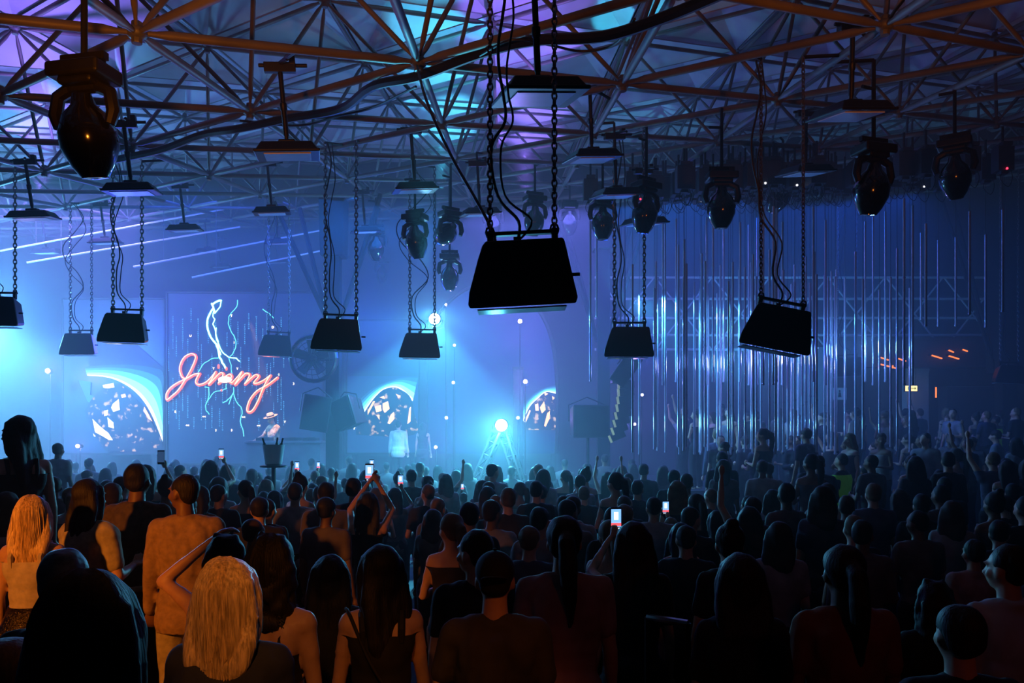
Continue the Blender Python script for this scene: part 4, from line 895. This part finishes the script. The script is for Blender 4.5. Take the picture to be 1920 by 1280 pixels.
# DJ
def djx(r, J):
    q = lambda p: rot_about(J['hc']+V(p)*J['k'], J['neck'], J['R'])
    HAT = mat('straw_hat', (.62, .45, .25), .8, noise_=.3, nscale=30)
    mb = MB(); mb.lathe([(.02, .135), (.075, .14), (.088, .12), (.10, .05), (.16, .045), (.185, .055), (.187, .05), (.16, .035), (.08, .03)], 22, c=q((0, -.01, .02)), R=J['R']); mb.build('hat', HAT, r)
    mb = MB(); mb.lathe([(.102, .055), (.104, .06), (.100, .085), (.098, .08)], 22, c=q((0, -.01, .02)), R=J['R']); mb.build('hat_band', BLK, r)
RIS.append((-15.4, 1.6, 19.6, 24.9, 1.0))
person_full(513, 775, 18, 'DJ in a pale brimmed hat leaning over the decks', 1.75, hair='short', arms=('desk', 'desk'), top='loose', topm=mat('print_shirt', (.45, .33, .2), .8, noise_=.8, nscale=12), botm=BLK, extra=djx, turn=PI-.7, pitch=-.35, dd=20.55, vox=.016)
light('SPOT', at(470, 600, 19.2), (1, .5, .2), 1500, target=at(515, 800, 20.5), angle=14, size=.05)
person_full(747, 788, 22, 'guest in a white shirt standing before the rock picture screen', 1.75, hair='short', top='shirt', topm=WHT, botm=BLK, dd=20.4, vox=.016)
person_full(793, 792, 22, 'dim guest beside the white shirted one on stage', 1.7, fem=True, hair='long', top='tank', topm=BLK, botm=BLK, dd=20.7, vox=.016)
# ------------------------------------------------------------------ the crowd
def crowd_mesh(H, fem, arms, hair, yaw, top, vox=.024):
    J = figure(H, fem, arms, yaw); out = []
    mb = MB(); torso(mb, J); limbs(mb, J, False); head_geo(mb, J, True); out.append(remesh(mb, 'p', SRAND, vox*.8, 2))
    mb = MB(); hair_geo(mb, J, hair, False); out.append(remesh(mb, 'p', HRAND, vox*.8, 2, .005, 20))
    mb = MB(); torso(mb, J, .018); sleeves(mb, J, top, .014); hem = [(V((0, 0, 1.37*J['k'])), V((0, 0, 1)))] if top < .1 else [(J['neck']+V((0, 0, .03)), V((0, .2, 1)))]
    out.append(remesh(mb, 'p', CRAND, vox, 2, .008, 8, hem)); mb = MB(); legs_geo(mb, J, .014); out.append(remesh(mb, 'p', BLK, vox*1.3, 2))
    bm = bmesh.new(); me = bpy.data.meshes.new('person')
    for i, m in enumerate(out):
        n0 = len(bm.faces); bm.from_mesh(m); bm.faces.ensure_lookup_table()
        for f in bm.faces[n0:]: f.material_index = i; f.smooth = True
        bpy.data.meshes.remove(m)
    bm.to_mesh(me); bm.free()
    for m in (SRAND, HRAND, CRAND, BLK): me.materials.append(m)
    return me, J
CV = [crowd_mesh(1.75, *a) for a in ((False, ('down', 'down'), 'short', 0, .6), (False, ('bent', 'down'), 'crop', .3, .6), (True, ('down', 'bent'), 'long', 0, .05), (False, ('down', 'bent'), 'short', -.5, 1.9), (True, ('down', 'down'), 'mid', -.3, .6), (True, ('bent', 'bent'), 'bun', .2, .05), (False, ('down', 'down'), 'cap', 0, .6), (True, ('bent', 'down'), 'pony', .6, .05))]
CU = [crowd_mesh(1.75, *a) for a in ((False, ('down', 'raise'), 'short', 0, .6), (True, ('up', 'up'), 'long', 0, .05), (False, ('up', 'down'), 'crop', 0, .6))]
CP = [crowd_mesh(1.75, *a) for a in ((False, ('phone', 'down'), 'short', 0, .6), (True, ('down', 'phone'), 'long', 0, .05))]
rc = random.Random(21); far = []
taken = [(o.location.x, o.location.y) for o in COL.objects if o.name.split('.')[0] in ('person', 'truss_tower', 'support_column', 'podium') and o.parent is None]
def free(x, y, g): return all((x-a)**2+(y-b)**2 > g*g for a, b in taken)
zones = {}
def put(x, y, mesh, h, turn, zone, name='person'):
    o = inst(name, mesh, None); o.location = (x, y, ground(x, y)); o.rotation_euler = (0, 0, turn); k = h/1.75; o.scale = (k, k, k); taken.append((x, y)); zones[zone] = zones.get(zone, 0)+1
    tag(o, zone[0], 'person', zone[1]); return o
def Zn(l, g): return (l, g)
def zone_of(x, y, up, var):
    u = x/y
    side = 'at the far left' if u < -.42 else 'left of centre' if u < -.14 else 'in the centre' if u < .14 else 'right of centre' if u < .42 else 'at the far right'
    if ground(x, y) > .9: return Zn('guest %sin the high back terrace behind the rods, %s' % ('with arms up ' if up else '', side), 'guests on the high back terrace')
    band = 'middle rows' if y < 7.5 else 'packed rows beyond the middle' if y < 11 else 'distant hazy rows before the stage'
    hr = {0: 'short haired', 1: 'cropped', 2: 'long haired', 3: 'short haired sleeved', 4: 'shoulder length haired', 5: 'bun haired', 6: 'capped', 7: 'ponytailed'}
    return Zn(('guest with raised arms in the %s %s' % (band, side)) if up else '%s guest in the %s %s' % (hr[var], band, side), 'guests in the '+band)
# phones held up in the crowd
for px, py, d, h, lab in ((1155, 972, 5.6, 1.0, 'tall bright phone held up right of centre showing a red crowd'), (1248, 951, 9.2, 1, 'small bright phone held up beyond the long haired guest at right'), (415, 851, 11.8, 1, 'small bright phone held up under the neon script screen'), (557, 874, 13, 1, 'tiny lit phone left of the dark column'), (597, 872, 14, .8, 'tiny lit phone at the foot of the dark column'), (697, 870, 13, 1, 'tiny warm lit phone right of the large phone'), (751, 900, 11, 1, 'tilted white lit phone left of the white lamp'), (302, 857, 10, 1.1, 'dim outlined phone under the left edge of the neon screen'), (1303, 962, 10.5, .8, 'tiny violet lit phone right of centre'), (1156, 930, 12.5, .8, 'tiny lit phone behind the tall phone right of centre'), (867, 912, 13.5, .7, 'tiny lit phone below the white lamp'), (1527, 993, 9.5, .7, 'tiny phone glint in the right middle rows')):
    ph = held_phone(at(px, py, d), lab, sz=h, rz=.1, dark='outlined' in lab)
    v = 0 if rc.random() < .5 else 1; J = CP[v][1]; s_, sh, el, wr = J['arms'][0 if v == 0 else 1]; tip = wr+(wr-el).normalized()*.10
    x = ph.location.x-tip.x; y = d-tip.y+.02; gz = ground(x, y); hh = (ph.location.z-.06-gz)/tip.z*1.75
    if 1.35 < hh < 2.05 and free(x, y, .25): put(x, y, CP[v][0], hh, 0, Zn('guest holding up the '+lab.split(' held')[0].split(' phone')[0]+' phone'+{0: ''}.get(1, ''), 'guests filming'))
y = 5.9; row = 0; cnt = 0
while y < 18.9:
    step = .50+.012*y; x = -.66*y-.6+(row % 2)*step/2; row += 1
    while x < .66*y+.6:
        X = x+rc.uniform(-.13, .13); Y = y+rc.uniform(-.2, .2); x += step*rc.uniform(.95, 1.25)
        u = X/Y
        if Y > 12.9 and X > 3.2: continue
        if Y > 9 and u < -.62: continue
        if not free(X, Y, .42): continue
        edges = [1 for a, b, c, d, z in RIS if (abs(X-a) < .2 or abs(X-b) < .2) and c-.1 < Y < d+.1 or (abs(Y-c) < .2 or abs(Y-d) < .2) and a-.1 < X < b+.1]
        if edges: continue
        h = rc.gauss(1.72, .07); h = max(1.56, min(1.86, h)); h -= .12 if ground(X, Y) > .2 and Y < 9.1 else 0; r_ = rc.random(); cnt += 1
        if Y > 14.2: far.append((X, Y, h, rc.randrange(8), rc.uniform(-.4, .4))); taken.append((X, Y)); continue
        if r_ < .04 and Y > 7: v = rc.randrange(3); put(X, Y, CU[v][0], h, rc.uniform(-.3, .3), zone_of(X, Y, True, 0))
        else: v = rc.randrange(8); put(X, Y, CV[v][0], h, rc.uniform(-.45, .45), zone_of(X, Y, False, v))
    y += .68 if y < 8 else (.9 if y < 12 else 1.15)
n1 = cnt
for y, x0, x1, st_ in ((13.75, 3.7, 10.2, .66), (14.9, 3.8, 10.6, .7), (15.8, 4.0, 11.2, .8), (16.9, 3.8, 12.0, .62), (18.0, 3.9, 12.6, .72), (19.4, 4.2, 13.2, .8), (21.2, 4.6, 14, 1.0)):
    x = x0
    while x < x1:
        X = x+rc.uniform(-.12, .12); Y = y+rc.uniform(-.18, .18); x += st_*rc.uniform(.9, 1.3)
        if not free(X, Y, .4): continue
        v = rc.randrange(8); up = rc.random() < .12; h = max(1.55, min(1.9, rc.gauss(1.7, .08))); cnt += 1
        m_ = CU[rc.randrange(3)][0] if up else CV[v][0]; t_ = rc.uniform(-.6, .6)+(2.2 if rc.random() < .25 else .5)
        z = zone_of(X, Y, up, v)
        if ground(X, Y) < .9: z = Zn(('guest with raised arms ' if up else {0: 'short haired', 1: 'cropped', 2: 'long haired', 3: 'sleeved', 4: 'shoulder length haired', 5: 'bun haired', 6: 'capped', 7: 'ponytailed'}[v]+' guest ')+'on the low terrace under the rods', 'guests on the low terrace')
        put(X, Y, m_, h, t_, z)
S['crowd_count'] = cnt; print('CROWD', n1, cnt, len([o for o in COL.objects if o.get('category') == 'person']))
# the farthest hazy heads, past the countable ones: one mass
if far:
    lo = [crowd_mesh(1.75, *a, vox=.045)[0] for a in ((False, ('down', 'down'), 'short', 0, .6), (True, ('down', 'bent'), 'long', 0, .6), (False, ('bent', 'down'), 'crop', .4, .6))]
    bm = bmesh.new()
    for X, Y, h, v, t in far:
        n0 = len(bm.verts); bm.from_mesh(lo[v % 3]); bm.verts.ensure_lookup_table()
        M_ = Matrix.Translation((X, Y, ground(X, Y))) @ Matrix.Rotation(t, 4, 'Z') @ Matrix.Scale(h/1.75, 4)
        bmesh.ops.transform(bm, matrix=M_, verts=bm.verts[n0:])
    me = bpy.data.meshes.new('crowd'); bm.to_mesh(me); bm.free()
    for m in (SRAND, HRAND, CRAND, BLK): me.materials.append(m)
    tag(inst('crowd', me, None), 'farthest hazy mass of heads packed against the stage front', 'crowd', kind='stuff')
# two stewards in vests
for px, py, d, lab in ((1578, 850, 12.6, 'steward in a green high visibility vest under the rods'), (1868, 790, 18.6, 'steward in a high visibility vest near the far right column')):
    p = at(px, py, d); x = p.x; gz = ground(x, d); o = inst('person', CV[0][0], None); o.location = (x, d, gz); k = (p.z-gz)/1.75; k = max(.9, min(1.1, k)); o.scale = (k, k, k); o.rotation_euler = (0, 0, .8)
    tag(o, lab, 'person'); J = CV[0][1]; mb = MB(); torso(mb, J, .032)
    inst('vest', remesh(mb, 'vest', GREENV, .025, 2, 0, 8, [(V((0, 0, 1.42)), V((0, 0, 1))), (V((0, 0, .95)), V((0, 0, -1)))]), o)

# ------------------------------------------------------------------ back right corner: bar, signs, tubes
def block(name, x0, x1, y0, y1, d, dep, m, label, cat, st=False):
    a = at(x0, y1, d); b = at(x1, y0, d); z0 = max(a.z, 0) if not st else 0
    mb = MB(); r = empty(name, ((a.x+b.x)/2, d+dep/2, z0), label=label, cat=cat); w = b.x-a.x; h = b.z-z0
    MB().box((0, 0, h/2), (w, dep, h)).build('panel', m, r, smooth=False, bevel=.01); MB().box((0, -dep/2-.01, h-.06), (w, .03, .1)).box((0, -dep/2-.01, .06), (w, .03, .12)).build('moulding', m, r, smooth=False); return r
block('partition', 1492, 1562, 650, 800, 24.0, .3, WALLP, 'pale plaster partition behind the rods with a small white sign', 'wall', True)
block('partition', 1700, 1742, 690, 800, 24.0, .3, WALLP, 'narrow pale partition left of the dark bar front', 'wall', True)
block('bar_counter', 1776, 1880, 724, 800, 23.6, .5, STAGEM, 'dark bar front at the far right beneath glinting foil', 'counter', True)
block('soffit', 1560, 1990, 632, 688, 23.4, .5, STAGEM, 'long dark soffit over the far right corner', 'soffit')
sg = tag(MB().box((0, 0, 0), (.36, .03, .16)).build('lit_sign', em('sign_yellow', (1, .75, .35), 2.2), smooth=False), 'small lit yellow exit sign at the back right', 'sign'); sg.location = at(1708, 728, 23.5)
sf = MB()
for z in (-.09, .09): sf.box((0, -.005, z), (.40, .05, .02))
for x in (-.19, .19): sf.box((x, -.005, 0), (.02, .05, .2))
sf.build('frame', BLACK, sg, smooth=False)
for x in (-.14, .14): MB().tube((x, 0, .09), (x, 0, .66), .01).build('hanger', BLACK, sg); MB().box((-.06, -.02, 0), (.08, .008, .09)).box((.06, -.02, .0), (.12, .008, .02)).prism([(.10, -.04), (.10, .04), (.15, 0)], -.024, -.016).build('pictogram', em('sign_green', (.3, .45, .05), .8), sg, smooth=False)
s5 = tag(MB().box((0, 0, 0), (.42, .02, .36)).build('restroom_sign', mat('sign_white', (.7, .72, .75), .6), smooth=False), 'small white square restroom sign on the pale partition', 'sign'); s5.location = at(1574, 738, 23.97)
MB().ell((0, -.015, .08), (.03, .008, .03)).prism([(-.05, -.1), (.05, -.1), (.03, .04), (-.03, .04)], -.02, -.012).build('pictogram', BLACKP, s5)
TUBE = em('tube_orange', (1, .22, .04), 2.2)
for k, (x0, y0, x1, y1) in enumerate(((1645,668,1670,676),(1678,670,1702,678),(1744,665,1770,673),(1776,655,1790,661),(1776,666,1802,674),(1802,654,1816,659),(1648,682,1680,690),(1755,724,1755,747),(1648,683,1648,692),(1674,683,1674,692),(1708,637,1708,640),(1874,718,1874,724),(1905,685,1905,691))):
    a = at(x0, y0, 23.0); b = at(x1, y1, 23.0+(.5 if x1 != x0 else 0)); r = empty('tube_light', (a+b)/2, label='orange tube light glowing at the back right' if x1 != x0 else 'short upright orange light at the back right', cat='tube light', group='orange tube lights'); c = r.location
    MB().tube(a-c, b-c, .022).build('tube', TUBE, r); MB().box(a-c, (.06, .06, .05)).box(b-c, (.06, .06, .05)).build('end_cap', BLACK, r)
# brace post at far right
brace_column(1886, 22.8, .42, [(-2.1, -.2), (-1.4, .4), (1.0, -.2)], 'pale steel column at the far right with long slanted braces', 700, 715)
# slim wall truss behind the rods
PALE = mat('pale_pipe', (.8, .8, .85), .3, .3)
wt = empty('wall_truss', (9.0, 24.2, 0), label='wide pipe lattice across the back wall behind the rods', cat='truss'); zz = [at(1300, y, 24.2).z for y in (655, 628, 596, 560, 520)]
for z in zz: MB().tube((-6.5, 0, z), (8.5, 0, z), .04, n=8).build('rail', PALE, wt)
for i in range(9):
    xa = -6.4+i*1.75
    for s_ in (0, 1): MB().tube((xa+(1.7 if s_ else 0), .05, zz[0]), (xa+(0 if s_ else 1.7), .05, zz[-1]), .026, n=6).build('diagonal', PALE, wt)
# small stage lamps
for k, (px, py, d, rr, c, lab) in enumerate(((975,602,21.5,.055,'p','upper violet point lamp on the arched screen'),(985,715,21.5,.055,'p','lower violet point lamp on the arched screen'),(850,717,21.4,.04,'p','violet point lamp left on the arched screen, middle one'),(837,783,21.4,.04,'p','violet point lamp left on the arched screen, lower one'),(852,647,21.4,.035,'p','violet point lamp left on the arched screen, upper one'),(836,571,21.4,.03,'p','small violet lamp near the top of the arched screen'),(971,783,21.4,.04,'p','violet lamp at the foot of the narrow pylon'),(1204,740,20,.035,'p','upper violet lamp between the rods'),(1190,795,20,.035,'p','lower violet lamp between the rods'),(1200,677,20,.03,'p','small pale lamp right of the slanted speaker'),(90,695,21,.06,'w','warm white point lamp left of the left screen'),(146,836,20.5,.05,'p','violet lamp low before the left screen'),(817,838,20,.04,'p','violet lamp low on the stage front'))):
    o = empty('point_lamp', at(px, py, d), label=lab, cat='lamp'); MB().lathe([(rr*1.2, 0), (rr*1.5, .03), (rr*1.3, .16), (rr*.6, .2)], 12, R=Matrix.Rotation(-PI/2, 3, 'X')).build('housing', BLACK, o)
    MB().ell((0, -.01, 0), rr, nu=12, nv=8).build('bulb', em('bulb_violet', (.55, .45, 1), 14) if c == 'p' else em('bulb_warm', (1, .8, .75), 14), o)
    MB().tube((0, .1, 0), (0, .1, -(o.location.z-ground(o.location.x, d))), .014).build('stand', BLACK, o)
    light('POINT', at(px, py, d-.18), (.30, .16, 1) if c == 'p' else (.6, .3, 1), (95 if rr > .05 else 14) if py < 800 else 60, size=.04)
for px, py, d, lab in ((815, 598, 18.0, 'very bright upper stage lamp flaring cyan white'), (940, 797, 16.45, 'brightest white stage lamp on the leaning truss leg')):
    o = empty('beam_lamp', at(px, py, d), label=lab, cat='stage light'); MB().lathe([(.11, 0), (.15, .05), (.14, .28), (.07, .34)], 16, R=Matrix.Rotation(-PI/2, 3, 'X')).build('housing', BLACK, o)
    MB().ell((0, -.03, 0), .12, nu=14, nv=10).build('bulb', em('bulb_cyan', (.6, .9, 1), 60), o)
    y_ = MB(); y_.path([(-.17, .14, 0), (-.18, .14, -.18), (0, .14, -.24), (.18, .14, -.18), (.17, .14, 0)], .018, 6); y_.build('yoke', BLACK, o)
    if py < 700: MB().tube((0, .16, -.1), (0, .16, zroof(o.location.x, d)-o.location.z), .02).build('hanger', BLACK, o)
# ice bucket on a tall stand below the DJ
ib = empty('ice_bucket', at(513, 872, 12.0), label='pale ice bucket with bottles left of the dark column', cat='bucket'); gz = ib.location.z
MB().lathe([(.10, 0), (.125, .02), (.16, .30), (.165, .31), (.155, .31), (.12, .04)], 22).build('bucket', mat('frosted_bucket', (.6, .62, .68), .35, .3), ib)
for k, (dx, t) in enumerate(((-.1, -.5), (.03, .2), (.08, .45))):
    b_ = tag(MB().lathe([(.035, 0), (.038, .02), (.038, .18), (.014, .25), (.014, .31), (.016, .32)], 14).build('bottle', mat('dark_glass', (.02, .05, .03), .1)), ['tilted dark bottle leaning left in the ice bucket', 'upright dark bottle in the middle of the ice bucket', 'dark bottle leaning right in the ice bucket'][k], 'bottle', 'bottles in the ice bucket'); b_.location = ib.location+V((dx*.7, 0, .1)); b_.rotation_euler = (0, t*.6, 0)
tb = empty('bar_table', (ib.location.x, ib.location.y, 0), label='tall round table hidden in the crowd under the ice bucket', cat='table')
MB().lathe([(.18, gz-.03), (.2, gz-.025), (.2, gz-.005), (.18, gz)], 24).build('top', BLACK, tb); MB().tube((0, 0, .02), (0, 0, gz-.03), .035).build('stem', BLACK, tb); MB().lathe([(.25, 0), (.25, .02), (.05, .04)], 20).build('base', BLACK, tb)
# lit rail edge on the floor right of centre
a = at(1214, 1156, 4.3); b = at(1290, 1168, 4.15); rr_ = empty('rail_barrier', ((a+b)/2).xy.to_3d(), label='low rail with a thin blue lit edge right of bottom centre', cat='rail'); c = rr_.location
MB().tube(a-c, b-c, .018).build('top_rail', mat('chrome_rail', (.5, .6, .7), .2, .9), rr_)
for p in (a, b): MB().tube(V((p.x, p.y, 0))-c, p-c, .016).build('post', BLACK, rr_)

for x0, y0, x1, y1, lab in ((0, 470, 420, 392, 'upper'), (50, 492, 450, 425, 'second'), (250, 500, 600, 432, 'third'), (360, 520, 640, 462, 'lowest')):  # added pale pipes, light on roof beam edges put into their colour
    a = at(x0, y0, 18.8); b = at(x1, y1, 20.5); r = empty('lit_purlin_edge', (a+b)/2, label=lab+' thin pale pipe standing for a lit roof beam edge above the left screens', cat='rail'); c = r.location
    MB().tube(a-c, b-c, .022).build('rail', mat('pale_pipe', (.8, .8, .85), .3, .3), r)
    for t in (.15, .85): p = a+(b-a)*t-c; MB().tube(p, p+V((0, 0, zroof(p.x+c.x, p.y+c.y)-p.z-c.z)), .006, n=5).build('hanger', CHAINM, r)
# people and rods that share a description are told apart by their place
ORD = ['leftmost', 'second', 'third', 'fourth', 'fifth', 'sixth', 'seventh', 'eighth', 'ninth', 'tenth', 'eleventh', 'twelfth', 'thirteenth', 'fourteenth', 'fifteenth', 'sixteenth', 'seventeenth', 'eighteenth', 'nineteenth', 'twentieth']+['twenty '+w for w in ('first', 'second', 'third', 'fourth', 'fifth', 'sixth', 'seventh', 'eighth', 'ninth')]
by = {}
for o in list(COL.objects):
    if o.parent is None and o.get('label') and o.get('category') in ('person', 'rod', 'winch', 'tube light'): by.setdefault(o['label'], []).append(o)
for l, g in by.items():
    if 1 < len(g) <= 30:
        g.sort(key=lambda o: o.location.x/o.location.y)
        for i, o in enumerate(g): o['label'] = (l+', '+(ORD[i]+('' if i == 0 else ' from left') if i < len(g)-1 else 'rightmost')).replace('shoulder length haired', 'bob haired').replace('right of centre', 'right of middle').replace(' with raised arms', ' arms raised').replace('in the high back terrace behind the rods, ', 'on the high back terrace ').replace('packed rows beyond the middle', 'packed rows').replace('distant hazy rows before the stage', 'distant hazy rows')
